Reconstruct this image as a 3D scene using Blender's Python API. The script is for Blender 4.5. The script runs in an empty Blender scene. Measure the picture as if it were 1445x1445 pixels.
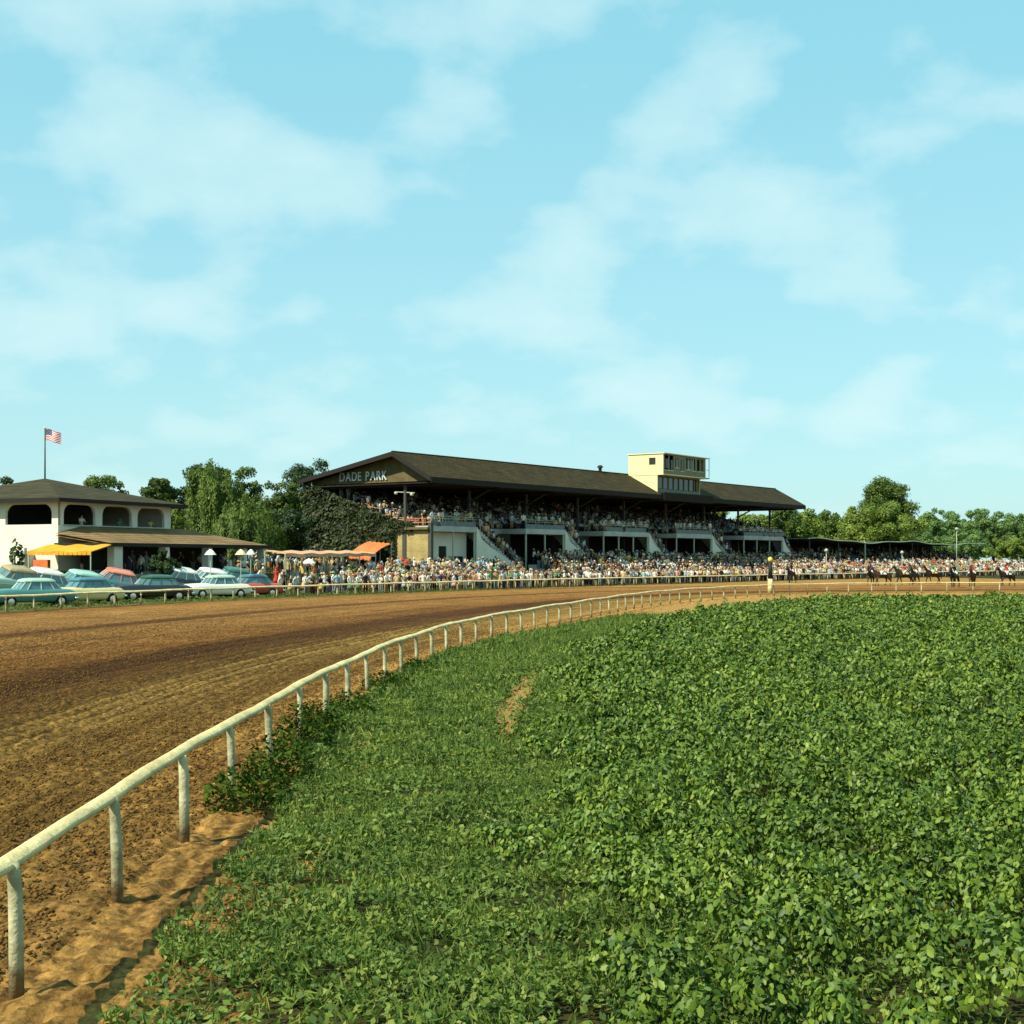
import bpy, math, random
import numpy as np
from mathutils import Vector, Matrix
RN = random.Random(11)
rng = np.random.default_rng(11)
S = bpy.context.scene
C = S.collection
PI = math.pi
# ---- survey of the photograph: focal length, horizon row, eye height -> metres
F, CX, HY, HC = 1985.0, 722.5, 790.0, 2.9
def at(px, py, Y): return Vector(((px-CX)/F*Y, Y, HC+(HY-py)/F*Y))
def pxof(x, y): return CX+F*x/y

# ======================================================================= materials
def nt_new(name):
    m = bpy.data.materials.new(name); m.use_nodes = True
    n = m.node_tree; b = n.nodes['Principled BSDF']
    return m, n, b
def rgba(c): return (c[0], c[1], c[2], 1)
def ramp_node(n, stops):
    r = n.nodes.new('ShaderNodeValToRGB'); e = r.color_ramp.elements
    while len(e) > 1: e.remove(e[-1])
    e[0].position = stops[0][0]; e[0].color = rgba(stops[0][1])
    for p, c in stops[1:]:
        k = e.new(p); k.color = rgba(c)
    return r
def noise(n, vec, scale, detail=4, rough=.55):
    t = n.nodes.new('ShaderNodeTexNoise'); t.inputs['Scale'].default_value = scale
    t.inputs['Detail'].default_value = detail; t.inputs['Roughness'].default_value = rough
    n.links.new(vec, t.inputs['Vector']); return t.outputs['Fac']
def mat(name, c1, c2=None, scale=2.0, rough=.8, metal=0., bump=0., bscale=20., spec=.3, coat=0.):
    m, n, b = nt_new(name)
    b.inputs['Roughness'].default_value = rough; b.inputs['Metallic'].default_value = metal
    b.inputs['Specular IOR Level'].default_value = spec
    if coat: b.inputs['Coat Weight'].default_value = coat
    tc = n.nodes.new('ShaderNodeTexCoord'); vec = tc.outputs['Object']
    if c2 is None: c2 = tuple(x*.78 for x in c1)
    r = ramp_node(n, [(.32, c1), (.68, c2)])
    n.links.new(noise(n, vec, scale), r.inputs[0]); n.links.new(r.outputs[0], b.inputs['Base Color'])
    if bump:
        bp = n.nodes.new('ShaderNodeBump'); bp.inputs['Strength'].default_value = bump; bp.inputs['Distance'].default_value = .03
        n.links.new(noise(n, vec, bscale), bp.inputs['Height']); n.links.new(bp.outputs[0], b.inputs['Normal'])
    return m
def leafmat(name, cols, trans=.25, rough=.55, spec=.25, patch=.45):
    m, n, b = nt_new(name)
    g = n.nodes.new('ShaderNodeNewGeometry')
    r = ramp_node(n, [(i/(len(cols)-1), c) for i, c in enumerate(cols)])
    n.links.new(g.outputs['Random Per Island'], r.inputs[0])
    tc = n.nodes.new('ShaderNodeTexCoord'); pr = ramp_node(n, [(.30, (.62, .66, .60)), (.52, (1, 1, 1)), (.72, (1.38, 1.22, 1.1))]); n.links.new(noise(n, tc.outputs['Object'], patch, 3), pr.inputs[0])
    mm = n.nodes.new('ShaderNodeMix'); mm.data_type = 'RGBA'; mm.blend_type = 'MULTIPLY'; mm.inputs[0].default_value = 1.; n.links.new(r.outputs[0], mm.inputs[6]); n.links.new(pr.outputs[0], mm.inputs[7])
    class _O: outputs = [mm.outputs[2]]
    r = _O
    n.links.new(r.outputs[0], b.inputs['Base Color'])
    b.inputs['Roughness'].default_value = rough; b.inputs['Specular IOR Level'].default_value = spec
    t = n.nodes.new('ShaderNodeBsdfTranslucent'); n.links.new(r.outputs[0], t.inputs['Color'])
    mx = n.nodes.new('ShaderNodeMixShader'); mx.inputs[0].default_value = trans
    n.links.new(b.outputs[0], mx.inputs[1]); n.links.new(t.outputs[0], mx.inputs[2])
    n.links.new(mx.outputs[0], n.nodes['Material Output'].inputs['Surface'])
    return m
def brickmat(name, c1, c2, mortar, sc=1.0, bw=.4, bh=.13, roof=False):
    m, n, b = nt_new(name); b.inputs['Roughness'].default_value = .9; b.inputs['Specular IOR Level'].default_value = .15
    tc = n.nodes.new('ShaderNodeTexCoord'); sp = n.nodes.new('ShaderNodeSeparateXYZ'); n.links.new(tc.outputs['Object'], sp.inputs[0])
    cb = n.nodes.new('ShaderNodeCombineXYZ')
    if roof:
        n.links.new(sp.outputs[0], cb.inputs[0]); n.links.new(sp.outputs[2], cb.inputs[1])
    else:
        ad = n.nodes.new('ShaderNodeMath'); ad.operation = 'ADD'
        n.links.new(sp.outputs[0], ad.inputs[0]); n.links.new(sp.outputs[1], ad.inputs[1])
        n.links.new(ad.outputs[0], cb.inputs[0]); n.links.new(sp.outputs[2], cb.inputs[1])
    br = n.nodes.new('ShaderNodeTexBrick'); n.links.new(cb.outputs[0], br.inputs['Vector'])
    br.inputs['Scale'].default_value = sc; br.inputs['Brick Width'].default_value = bw; br.inputs['Row Height'].default_value = bh
    br.inputs['Mortar Size'].default_value = .02
    br.inputs['Color1'].default_value = rgba(c1); br.inputs['Color2'].default_value = rgba(c2); br.inputs['Mortar'].default_value = rgba(mortar)
    nz = noise(n, tc.outputs['Object'], .7, 6)
    mx = n.nodes.new('ShaderNodeMix'); mx.data_type = 'RGBA'; mx.blend_type = 'MULTIPLY'; mx.inputs[0].default_value = .8
    rp = ramp_node(n, [(.3, (.55, .55, .55)), (.7, (1.15, 1.12, 1.05))]); n.links.new(nz, rp.inputs[0])
    n.links.new(br.outputs['Color'], mx.inputs[6]); n.links.new(rp.outputs[0], mx.inputs[7])
    n.links.new(mx.outputs[2], b.inputs['Base Color'])
    bp = n.nodes.new('ShaderNodeBump'); bp.inputs['Strength'].default_value = .5; bp.inputs['Distance'].default_value = .03; bp.invert = True
    n.links.new(br.outputs['Fac'], bp.inputs['Height']); n.links.new(bp.outputs[0], b.inputs['Normal'])
    return m

M = {}
def trackmat():
    m, n, b = nt_new('track_dirt'); b.inputs['Roughness'].default_value = .95; b.inputs['Specular IOR Level'].default_value = .08
    uv = n.nodes.new('ShaderNodeUVMap'); uv.uv_map = 'UVMap'
    tc = n.nodes.new('ShaderNodeTexCoord'); ob = tc.outputs['Object']
    sp = n.nodes.new('ShaderNodeSeparateXYZ'); n.links.new(uv.outputs[0], sp.inputs[0])
    # bands running along the track: u = along (m), v = across (m)
    mp = n.nodes.new('ShaderNodeMapping'); mp.inputs['Scale'].default_value = (.02, .55, 1); n.links.new(uv.outputs[0], mp.inputs[0])
    band = noise(n, mp.outputs[0], 1.0, 3, .5)
    mp2 = n.nodes.new('ShaderNodeMapping'); mp2.inputs['Scale'].default_value = (.03, 5.5, 1); n.links.new(uv.outputs[0], mp2.inputs[0])
    line = noise(n, mp2.outputs[0], 1.0, 2, .5)
    # across-track tone: pale sand near the inside rail, damp dark tracks in the middle, reddish outside
    dv = n.nodes.new('ShaderNodeMath'); dv.operation = 'DIVIDE'; dv.inputs[1].default_value = 36.; n.links.new(sp.outputs[1], dv.inputs[0])
    wob = n.nodes.new('ShaderNodeMath'); wob.operation = 'MULTIPLY_ADD'; wob.inputs[1].default_value = .10
    n.links.new(band, wob.inputs[0]); n.links.new(dv.outputs[0], wob.inputs[2])
    sb = n.nodes.new('ShaderNodeMath'); sb.operation = 'SUBTRACT'; sb.inputs[1].default_value = .08; w2 = n.nodes.new('ShaderNodeMath'); w2.operation = 'MULTIPLY_ADD'; w2.inputs[1].default_value = .06; n.links.new(noise(n, ob, 1.3, 5, .6), w2.inputs[0]); n.links.new(wob.outputs[0], w2.inputs[2]); n.links.new(w2.outputs[0], sb.inputs[0])
    R = TRACK_RAMP
    r1 = ramp_node(n, R); n.links.new(sb.outputs[0], r1.inputs[0])
    # clods
    n1 = noise(n, ob, 9.5, 5, .62); n2 = noise(n, ob, .35, 4, .5)
    r2 = ramp_node(n, [(.38, (.20, .18, .15)), (.5, (.88, .88, .86)), (.66, (1.7, 1.62, 1.5))]); n.links.new(n1, r2.inputs[0])
    r3 = ramp_node(n, [(.3, (.72, .70, .66)), (.7, (1.15, 1.12, 1.08))]); n.links.new(n2, r3.inputs[0])
    r4 = ramp_node(n, [(.40, (.55, .52, .48)), (.50, (1., 1., 1.)), (.64, (1.22, 1.2, 1.15))]); n.links.new(line, r4.inputs[0])
    cur = r1.outputs[0]
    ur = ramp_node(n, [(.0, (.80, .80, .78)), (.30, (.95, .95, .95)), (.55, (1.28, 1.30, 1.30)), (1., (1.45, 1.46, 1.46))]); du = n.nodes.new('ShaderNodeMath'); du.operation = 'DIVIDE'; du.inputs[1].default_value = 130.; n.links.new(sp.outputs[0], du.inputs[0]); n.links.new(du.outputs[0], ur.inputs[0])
    wv = n.nodes.new('ShaderNodeMath'); wv.operation = 'MULTIPLY'; wv.inputs[1].default_value = 2*PI/.46; n.links.new(sp.outputs[1], wv.inputs[0])
    ws = n.nodes.new('ShaderNodeMath'); ws.operation = 'SINE'; n.links.new(wv.outputs[0], ws.inputs[0])
    wm = n.nodes.new('ShaderNodeMapRange'); wm.inputs[1].default_value = 3.4; wm.inputs[2].default_value = 4.2; n.links.new(sp.outputs[1], wm.inputs[0])
    wn = n.nodes.new('ShaderNodeMapRange'); wn.inputs[1].default_value = 6.6; wn.inputs[2].default_value = 5.6; n.links.new(sp.outputs[1], wn.inputs[0])
    w3 = n.nodes.new('ShaderNodeMath'); w3.operation = 'MULTIPLY'; n.links.new(wm.outputs[0], w3.inputs[0]); n.links.new(wn.outputs[0], w3.inputs[1])
    w4 = n.nodes.new('ShaderNodeMath'); w4.operation = 'MULTIPLY'; n.links.new(ws.outputs[0], w4.inputs[0]); n.links.new(w3.outputs[0], w4.inputs[1])
    w5 = n.nodes.new('ShaderNodeMath'); w5.operation = 'MULTIPLY_ADD'; w5.inputs[1].default_value = .5; w5.inputs[2].default_value = .5; n.links.new(w4.outputs[0], w5.inputs[0])
    r6 = ramp_node(n, [(.0, (.62, .60, .56)), (.5, (1., 1., 1.)), (1., (1.22, 1.22, 1.18))]); n.links.new(w5.outputs[0], r6.inputs[0])
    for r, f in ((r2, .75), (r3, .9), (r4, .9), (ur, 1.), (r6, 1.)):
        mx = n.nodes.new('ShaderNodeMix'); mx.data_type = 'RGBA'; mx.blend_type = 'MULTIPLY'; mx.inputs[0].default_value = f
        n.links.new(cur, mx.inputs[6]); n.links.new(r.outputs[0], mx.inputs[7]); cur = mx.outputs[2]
    n.links.new(cur, b.inputs['Base Color'])
    bp = n.nodes.new('ShaderNodeBump'); bp.inputs['Strength'].default_value = .8; bp.inputs['Distance'].default_value = .06
    ad = n.nodes.new('ShaderNodeMath'); ad.operation = 'MULTIPLY_ADD'; ad.inputs[1].default_value = .5
    n.links.new(line, ad.inputs[0]); n.links.new(noise(n, ob, 7, 6, .65), ad.inputs[2])
    n.links.new(ad.outputs[0], bp.inputs['Height']); n.links.new(bp.outputs[0], b.inputs['Normal'])
    return m
TRACK_RAMP = [(.0, (.25, .145, .042)), (.03, (.20, .115, .030)), (.065, (.135, .080, .020)), (.12, (.16, .10, .026)), (.16, (.10, .055, .013)), (.20, (.052, .023, .006)), (.245, (.050, .021, .005)),
              (.29, (.125, .058, .014)), (.40, (.165, .084, .023)), (.49, (.15, .077, .021)), (.525, (.06, .026, .007)), (.56, (.16, .083, .023)), (.74, (.18, .094, .026)), (.84, (.16, .082, .023)), (.885, (.075, .033, .009)), (.93, (.19, .10, .027)), (1., (.21, .12, .033))]
M['track'] = trackmat()
M['clod'] = mat('dirt_clod', (.15, .085, .024), (.075, .040, .011), 1.5, .95, spec=.05)
M['soil'] = mat('infield_soil', (.022, .028, .008), (.045, .038, .013), .9, .95, bump=.6, bscale=9, spec=.05)
M['bank'] = mat('lawn_bank', (.055, .075, .018), (.12, .095, .03), .25, .95, bump=.5, bscale=6, spec=.05)
M['sand'] = mat('bare_sand', (.32, .19, .06), (.22, .125, .038), 3, .95, bump=.7, bscale=14, spec=.05)
M['crop'] = leafmat('crop_leaf', [(.026, .058, .006), (.060, .115, .010), (.098, .162, .016), (.165, .225, .028), (.046, .090, .008)], .12, .5, patch=.5)
M['grass'] = leafmat('grass_blade', [(.036, .076, .010), (.072, .130, .016), (.115, .175, .024), (.175, .205, .040)], .22, .6, patch=1.1)
M['weed'] = leafmat('weed_leaf', [(.016, .038, .004), (.036, .070, .007), (.065, .105, .012)], .2, .8, .05)
M['tree_dark'] = leafmat('tree_leaf_dark', [(.011, .028, .008), (.024, .055, .012), (.048, .085, .018)], .2)
M['tree_mid'] = leafmat('tree_leaf_mid', [(.034, .070, .013), (.080, .132, .020), (.135, .19, .030)], .3)
M['tree_light'] = leafmat('tree_leaf_light', [(.10, .165, .028), (.17, .25, .038), (.25, .31, .055)], .38)
M['tree_far'] = leafmat('tree_leaf_far', [(.10, .20, .065), (.155, .265, .075), (.215, .31, .085)], .38)  # paler, bluer leaves: distance haze put into the leaf colour
M['willow'] = leafmat('willow_leaf', [(.050, .10, .018), (.11, .175, .028), (.18, .235, .042)], .35)
M['ivy'] = leafmat('ivy_leaf', [(.008, .018, .005), (.020, .034, .008), (.055, .062, .014)], .12)
M['bark'] = mat('bark', (.06, .045, .03), (.03, .022, .015), 6, .95, bump=.8, bscale=30)
M['white_paint'] = mat('white_rail_paint', (.68, .56, .27), (.44, .36, .16), 2.6, .75, bump=.5, bscale=18)
M['white_post'] = mat('white_post_paint', (.50, .47, .28), (.20, .19, .10), 3, .85, bump=.6, bscale=16)
def muddy(m):
    n = m.node_tree; b = n.nodes['Principled BSDF']; src = b.inputs['Base Color'].links[0].from_socket; tc = n.nodes.new('ShaderNodeTexCoord'); sp = n.nodes.new('ShaderNodeSeparateXYZ'); n.links.new(tc.outputs['Object'], sp.inputs[0])
    ad = n.nodes.new('ShaderNodeMath'); ad.operation = 'MULTIPLY_ADD'; ad.inputs[1].default_value = .7; n.links.new(noise(n, tc.outputs['Object'], 9, 4), ad.inputs[0]); n.links.new(sp.outputs[2], ad.inputs[2])
    r = ramp_node(n, [(.38, (1, 1, 1)), (.62, (0, 0, 0))]); n.links.new(ad.outputs[0], r.inputs[0]); mx = n.nodes.new('ShaderNodeMix'); mx.data_type = 'RGBA'; n.links.new(r.outputs[0], mx.inputs[0]); n.links.new(src, mx.inputs[6]); mx.inputs[7].default_value = (.16, .10, .04, 1); n.links.new(mx.outputs[2], b.inputs['Base Color'])
muddy(M['white_post'])
M['wall_white'] = mat('whitewashed_wall', (.66, .64, .52), (.57, .56, .45), .5, .85, bump=.2, bscale=14)
M['wall_grey'] = mat('pale_concrete', (.42, .45, .39), (.30, .32, .28), .5, .9, bump=.2, bscale=10)
M['brick'] = brickmat('yellow_brick', (.46, .36, .13), (.36, .27, .10), (.30, .25, .14), 1.0)
M['roof'] = brickmat('brown_shingle', (.052, .039, .012), (.033, .026, .008), (.012, .010, .005), 1.0, .9, .22, True)
M['roof_club'] = brickmat('clubhouse_shingle', (.062, .055, .023), (.044, .040, .018), (.02, .018, .009), 1.0, .8, .16, True)
M['roof_tan'] = brickmat('tan_shingle', (.24, .16, .07), (.19, .125, .055), (.10, .07, .03), 1.0, .8, .16, True)
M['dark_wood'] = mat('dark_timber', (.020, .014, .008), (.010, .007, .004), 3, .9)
M['fascia'] = mat('roof_edge_board', (.014, .011, .007), None, 3, .8)
M['pediment'] = mat('pediment_board', (.13, .10, .040), (.08, .062, .026), 1.2, .9)
M['letter'] = mat('sign_letter_paint', (.55, .62, .58), None, 5, .6)
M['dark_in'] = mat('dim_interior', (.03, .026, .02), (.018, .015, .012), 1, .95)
M['bench'] = mat('grey_green_bench', (.16, .20, .19), (.10, .13, .13), 2, .8)
M['tier'] = mat('dark_concrete_tier', (.07, .075, .065), None, 2, .9)
M['steel'] = mat('painted_steel', (.06, .06, .045), None, 4, .6)
M['pale_steel'] = mat('pale_green_steel', (.42, .46, .33), None, 4, .6)
M['booth'] = mat('cream_booth_boards', (.66, .60, .31), (.58, .53, .28), .5, .8)
M['booth_shaded'] = mat('booth_boards_shaded', (.19, .21, .14), (.15, .165, .11), 1, .8)  # same cream boards, with the shade on the booth front put into the colour
M['glass_dark'] = mat('dark_window_glass', (.015, .018, .02), None, 3, .12, spec=.6)
M['car_glass'] = mat('car_glass', (.10, .20, .21), (.06, .13, .15), 2, .1, spec=.8)
M['chrome'] = mat('chrome', (.75, .75, .70), None, 4, .25, metal=1.)
M['tyre'] = mat('tyre_rubber', (.012, .012, .012), None, 6, .85)
M['awn_yellow'] = mat('yellow_canvas', (.62, .31, .02), (.50, .23, .015), 1.5, .9)
M['awn_pink'] = mat('faded_pink_canvas', (.44, .20, .11), (.52, .36, .20), 1.6, .9)
M['awn_red'] = mat('red_orange_canvas', (.62, .17, .05), (.50, .12, .035), 1.2, .9)
M['canvas_dark'] = mat('dark_canopy', (.025, .025, .018), (.045, .042, .028), .15, .95)
M['canvas_white'] = mat('white_canvas', (.75, .74, .62), None, 2, .9)
M['blue_seat'] = mat('blue_grey_seats', (.22, .30, .38), (.15, .20, .26), 1, .8)
M['black'] = mat('black_paint', (.012, .012, .012), None, 4, .7)
M['gold'] = mat('yellow_paint', (.75, .50, .08), None, 4, .5)
M['flag_red'] = mat('flag_red', (.50, .03, .03), None, 4, .9)
M['flag_white'] = mat('flag_white', (.80, .78, .74), None, 4, .9)
M['flag_blue'] = mat('flag_blue', (.02, .025, .10), None, 4, .9)
M['skin'] = mat('skin', (.38, .20, .11), (.32, .165, .09), 5, .6)
M['hair'] = mat('dark_hair', (.025, .016, .010), None, 8, .7)
M['straw'] = mat('straw_hat', (.42, .32, .15), None, 5, .9)
M['horse_bay'] = mat('dark_bay_coat', (.020, .011, .006), (.012, .007, .005), 2, .5)
M['horse_brown'] = mat('brown_coat', (.05, .022, .010), (.03, .014, .007), 2, .5)
CLOTH = {'white': (.66, .64, .54), 'cream': (.48, .38, .20), 'pale blue': (.34, .46, .50), 'tan': (.34, .22, .10), 'yellow': (.66, .48, .12),
         'red': (.45, .06, .04), 'pink': (.60, .33, .28), 'green': (.10, .22, .11), 'grey': (.22, .23, .21), 'brown': (.10, .055, .03),
         'navy': (.025, .03, .055), 'black': (.014, .013, .012)}
for k, c in CLOTH.items(): M['c_'+k] = mat(k.replace(' ', '_')+'_cloth', c, None, 6, .9, spec=.1)
CARP = {'teal': (.055, .19, .17), 'white': (.72, .74, .62), 'black': (.012, .014, .013), 'dark green': (.03, .10, .06), 'salmon': (.62, .20, .12),
        'red': (.45, .06, .045), 'yellow': (.66, .58, .26), 'pale green': (.36, .52, .40), 'tan': (.36, .26, .10), 'blue green': (.05, .16, .19), 'mint': (.30, .55, .43)}
for k, c in CARP.items(): M['p_'+k] = mat(k.replace(' ', '_')+'_car_paint', c, tuple(x*.93 for x in c), 1, .3, spec=.5, coat=.5)

# ======================================================================= mesh helpers
def link(o, parent=None):
    C.objects.link(o)
    if parent is not None: o.parent = parent
    return o
def arr_mesh(name, v, f, mats, mi=None, smooth=False):
    me = bpy.data.meshes.new(name); v = np.asarray(v, np.float32); f = np.asarray(f, np.int32)
    me.vertices.add(len(v)); me.vertices.foreach_set('co', v.ravel())
    k = f.shape[1]; me.loops.add(f.size); me.loops.foreach_set('vertex_index', f.ravel())
    me.polygons.add(len(f)); me.polygons.foreach_set('loop_start', np.arange(0, f.size, k, dtype=np.int32))
    me.polygons.foreach_set('loop_total', np.full(len(f), k, np.int32))
    for m in mats: me.materials.append(m)
    if mi is not None: me.polygons.foreach_set('material_index', np.asarray(mi, np.int32))
    if smooth: me.polygons.foreach_set('use_smooth', np.ones(len(f), bool))
    me.update(calc_edges=True); return me
class MB:
    def __init__(s): s.v = []; s.f = []; s.m = []
    def add(s, v, f, mi=0):
        o = len(s.v); s.v += [tuple(p) for p in v]
        for q in f: s.f.append(tuple(i+o for i in q)); s.m.append(mi)
        return s
    def box(s, x0, y0, z0, x1, y1, z1, mi=0):
        v = [(x0,y0,z0),(x1,y0,z0),(x1,y1,z0),(x0,y1,z0),(x0,y0,z1),(x1,y0,z1),(x1,y1,z1),(x0,y1,z1)]
        return s.add(v, [(0,3,2,1),(4,5,6,7),(0,1,5,4),(1,2,6,5),(2,3,7,6),(3,0,4,7)], mi)
    def hexa(s, v, mi=0):  # 8 corners, bottom ring then top ring
        return s.add(v, [(0,3,2,1),(4,5,6,7),(0,1,5,4),(1,2,6,5),(2,3,7,6),(3,0,4,7)], mi)
    def prism_x(s, poly, x0, x1, mi=0):      # polygon in (y,z) extruded along x
        n = len(poly); v = [(x0, p[0], p[1]) for p in poly]+[(x1, p[0], p[1]) for p in poly]
        f = [tuple(range(n)), tuple(range(2*n-1, n-1, -1))]+[(i, i+n, (i+1) % n+n, (i+1) % n) for i in range(n)]
        return s.add(v, f, mi)
    def tube(s, pts, r, n=8, mi=0, sx=1., closed=True):
        pts = [Vector(p) for p in pts]; k = len(pts)
        rr = r if isinstance(r, (list, tuple)) else [r]*k
        ring = []; up = Vector((0, 0, 1))
        for i, p in enumerate(pts):
            d = (pts[min(i+1, k-1)]-pts[max(i-1, 0)]).normalized()
            a = d.cross(up)
            if a.length < .05: a = d.cross(Vector((1, 0, 0)))
            a.normalize(); b = a.cross(d)
            ring.append([p+(a*math.cos(t)*sx+b*math.sin(t))*rr[i] for t in [2*PI*j/n for j in range(n)]])
        v = [q for g in ring for q in g]; f = []
        for i in range(k-1):
            for j in range(n):
                f.append((i*n+j, i*n+(j+1) % n, (i+1)*n+(j+1) % n, (i+1)*n+j))
        if closed: f += [tuple(range(n-1, -1, -1)), tuple((k-1)*n+j for j in range(n))]
        return s.add(v, f, mi)
    def dome(s, c, rx, ry, rz, n=10, k=5, mi=0, lo=-1.):
        c = Vector(c); v = []; f = []
        for i in range(k+1):
            t = lo*PI/2+(PI/2-lo*PI/2)*i/k
            for j in range(n):
                a = 2*PI*j/n; v.append((c.x+rx*math.cos(t)*math.cos(a), c.y+ry*math.cos(t)*math.sin(a), c.z+rz*math.sin(t)))
        for i in range(k):
            for j in range(n): f.append((i*n+j, i*n+(j+1) % n, (i+1)*n+(j+1) % n, (i+1)*n+j))
        return s.add(v, f, mi)
    def mesh(s, name, mats, smooth=False):
        me = bpy.data.meshes.new(name); me.from_pydata(s.v, [], s.f)
        for m in (mats if isinstance(mats, list) else [mats]): me.materials.append(m)
        me.polygons.foreach_set('material_index', s.m)
        if smooth: me.polygons.foreach_set('use_smooth', [True]*len(s.f))
        me.update(); return me
    def build(s, name, mats, parent=None, smooth=False):
        return link(bpy.data.objects.new(name, s.mesh(name, mats, smooth)), parent)
def tag(o, label=None, cat=None, group=None, kind=None):
    if label: o['label'] = label
    if cat: o['category'] = cat
    if group: o['group'] = group
    if kind: o['kind'] = kind
    return o
def thing(name, label, cat, loc=(0, 0, 0), rz=0., group=None):
    o = bpy.data.objects.new(name, None); o.empty_display_size = .3; link(o); o.location = loc; o.rotation_euler = (0, 0, rz)
    return tag(o, label, cat, group)
def copy_tree(o, parent=None):
    c = o.copy(); C.objects.link(c)
    if parent is not None: c.parent = parent
    for ch in list(o.children): copy_tree(ch, c)
    return c

# value noise in numpy
def vnoise(x, y, seed=0):
    xi = np.floor(x).astype(np.int64); yi = np.floor(y).astype(np.int64); xf = x-xi; yf = y-yi
    def h(a, b):
        n = (a*374761393+b*668265263+seed*982451653) & 0xffffffff
        n = ((n ^ (n >> 13))*1274126177) & 0xffffffff
        return ((n ^ (n >> 16)) & 0xffff)/65535.
    u = xf*xf*(3-2*xf); w = yf*yf*(3-2*yf)
    return (h(xi, yi)*(1-u)+h(xi+1, yi)*u)*(1-w)+(h(xi, yi+1)*(1-u)+h(xi+1, yi+1)*u)*w
def fbm(x, y, o=4, seed=0):
    a = 0; s = 0; g = 1.
    for i in range(o): a = a+g*vnoise(x*2**i, y*2**i, seed+i); s += g; g *= .55
    return a/s

# ======================================================================= survey curves
def catmull(P, step=.25):
    P = [np.array(p, float) for p in P]; P = [2*P[0]-P[1]]+P+[2*P[-1]-P[-2]]; out = []
    for i in range(1, len(P)-2):
        n = max(2, int(np.linalg.norm(P[i+1]-P[i])/.05))
        for t in np.linspace(0, 1, n, endpoint=False):
            a, b, c, d = P[i-1], P[i], P[i+1], P[i+2]
            out.append(.5*((2*b)+(c-a)*t+(2*a-5*b+4*c-d)*t*t+(3*b-a-3*c+d)*t**3))
    out.append(P[-2]); out = np.array(out)
    for _ in range(3):
        k = 81; pad = np.vstack([np.repeat(out[:1], k//2, 0), out, np.repeat(out[-1:], k//2, 0)])
        sm = np.stack([np.convolve(pad[:, j], np.ones(k)/k, 'valid') for j in (0, 1)], 1); sm[0] = out[0]; sm[-1] = out[-1]; out = sm
    L = np.r_[0, np.cumsum(np.linalg.norm(np.diff(out, axis=0), axis=1))]
    s = np.arange(0, L[-1], step)
    return np.stack([np.interp(s, L, out[:, j]) for j in (0, 1)], 1)
INN = catmull([(-3.0, -8), (-3.25, 4), (-3.42, 10.5), (-3.5, 17.4), (-3.45, 22.3), (-3.3, 27.7), (-3.0, 33.4), (-2.55, 39), (-1.85, 45), (-.9, 50.5), (.2, 55.5),
               (1.4, 60.8), (3.3, 68.5), (5.67, 78), (8.46, 88), (12.2, 98), (16.1, 106), (19.9, 112.5), (23.5, 117), (28.5, 121), (35.3, 124), (43, 126), (52, 127.5), (70, 131), (95, 137)])
OUT = catmull([(-36, 30), (-33.5, 50), (-30, 68), (-27.6, 79.2), (-25.9, 85.6), (-23.9, 91), (-21.9, 96.5), (-19.0, 103.5), (-15.2, 111.2), (-11.4, 119), (-4.5, 131.5), (5.2, 148),
               (20.5, 170), (45, 204), (76, 240), (110, 275), (200, 350)])
class Curve:
    def __init__(s, P):
        s.P = P; d = np.gradient(P, axis=0); s.T = d/np.linalg.norm(d, axis=1)[:, None]; s.N = np.stack([-s.T[:, 1], s.T[:, 0]], 1)  # left normal
        s.L = np.r_[0, np.cumsum(np.linalg.norm(np.diff(P, axis=0), axis=1))]
    def pt(s, l, d=0.):
        x = np.interp(l, s.L, s.P[:, 0]); y = np.interp(l, s.L, s.P[:, 1]); nx = np.interp(l, s.L, s.N[:, 0]); ny = np.interp(l, s.L, s.N[:, 1])
        return x+nx*d, y+ny*d
    def head(s, l):
        return math.atan2(np.interp(l, s.L, s.T[:, 1]), np.interp(l, s.L, s.T[:, 0]))
    def dist(s, x, y):      # signed, positive on the left of the direction of travel
        x = np.atleast_1d(x); y = np.atleast_1d(y); out = np.empty(len(x)); P = s.P[::2]; N = s.N[::2]
        for a in range(0, len(x), 4000):
            dx = x[a:a+4000, None]-P[None, :, 0]; dy = y[a:a+4000, None]-P[None, :, 1]; q = dx*dx+dy*dy; i = q.argmin(1); r = np.arange(len(i))
            sg = np.sign(dx[r, i]*N[i, 0]+dy[r, i]*N[i, 1]); out[a:a+4000] = sg*np.sqrt(q[r, i])
        return out
    def find(s, px, d):     # arc length whose offset point falls in image column px
        x, y = s.pt(s.L, d); k = (y > 20); c = CX+F*x/np.maximum(y, 1); i = np.where(k, abs(c-px), 1e9).argmin(); return s.L[i]
IC, OC = Curve(INN), Curve(OUT)
def bank_z(d):
    t = np.clip((np.asarray(d)-4.)/9., 0, 1); return .03+1.72*t*t*(3-2*t)
def gz(x, y): return float(bank_z(max(0., OC.dist(x, y)[0])))

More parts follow.
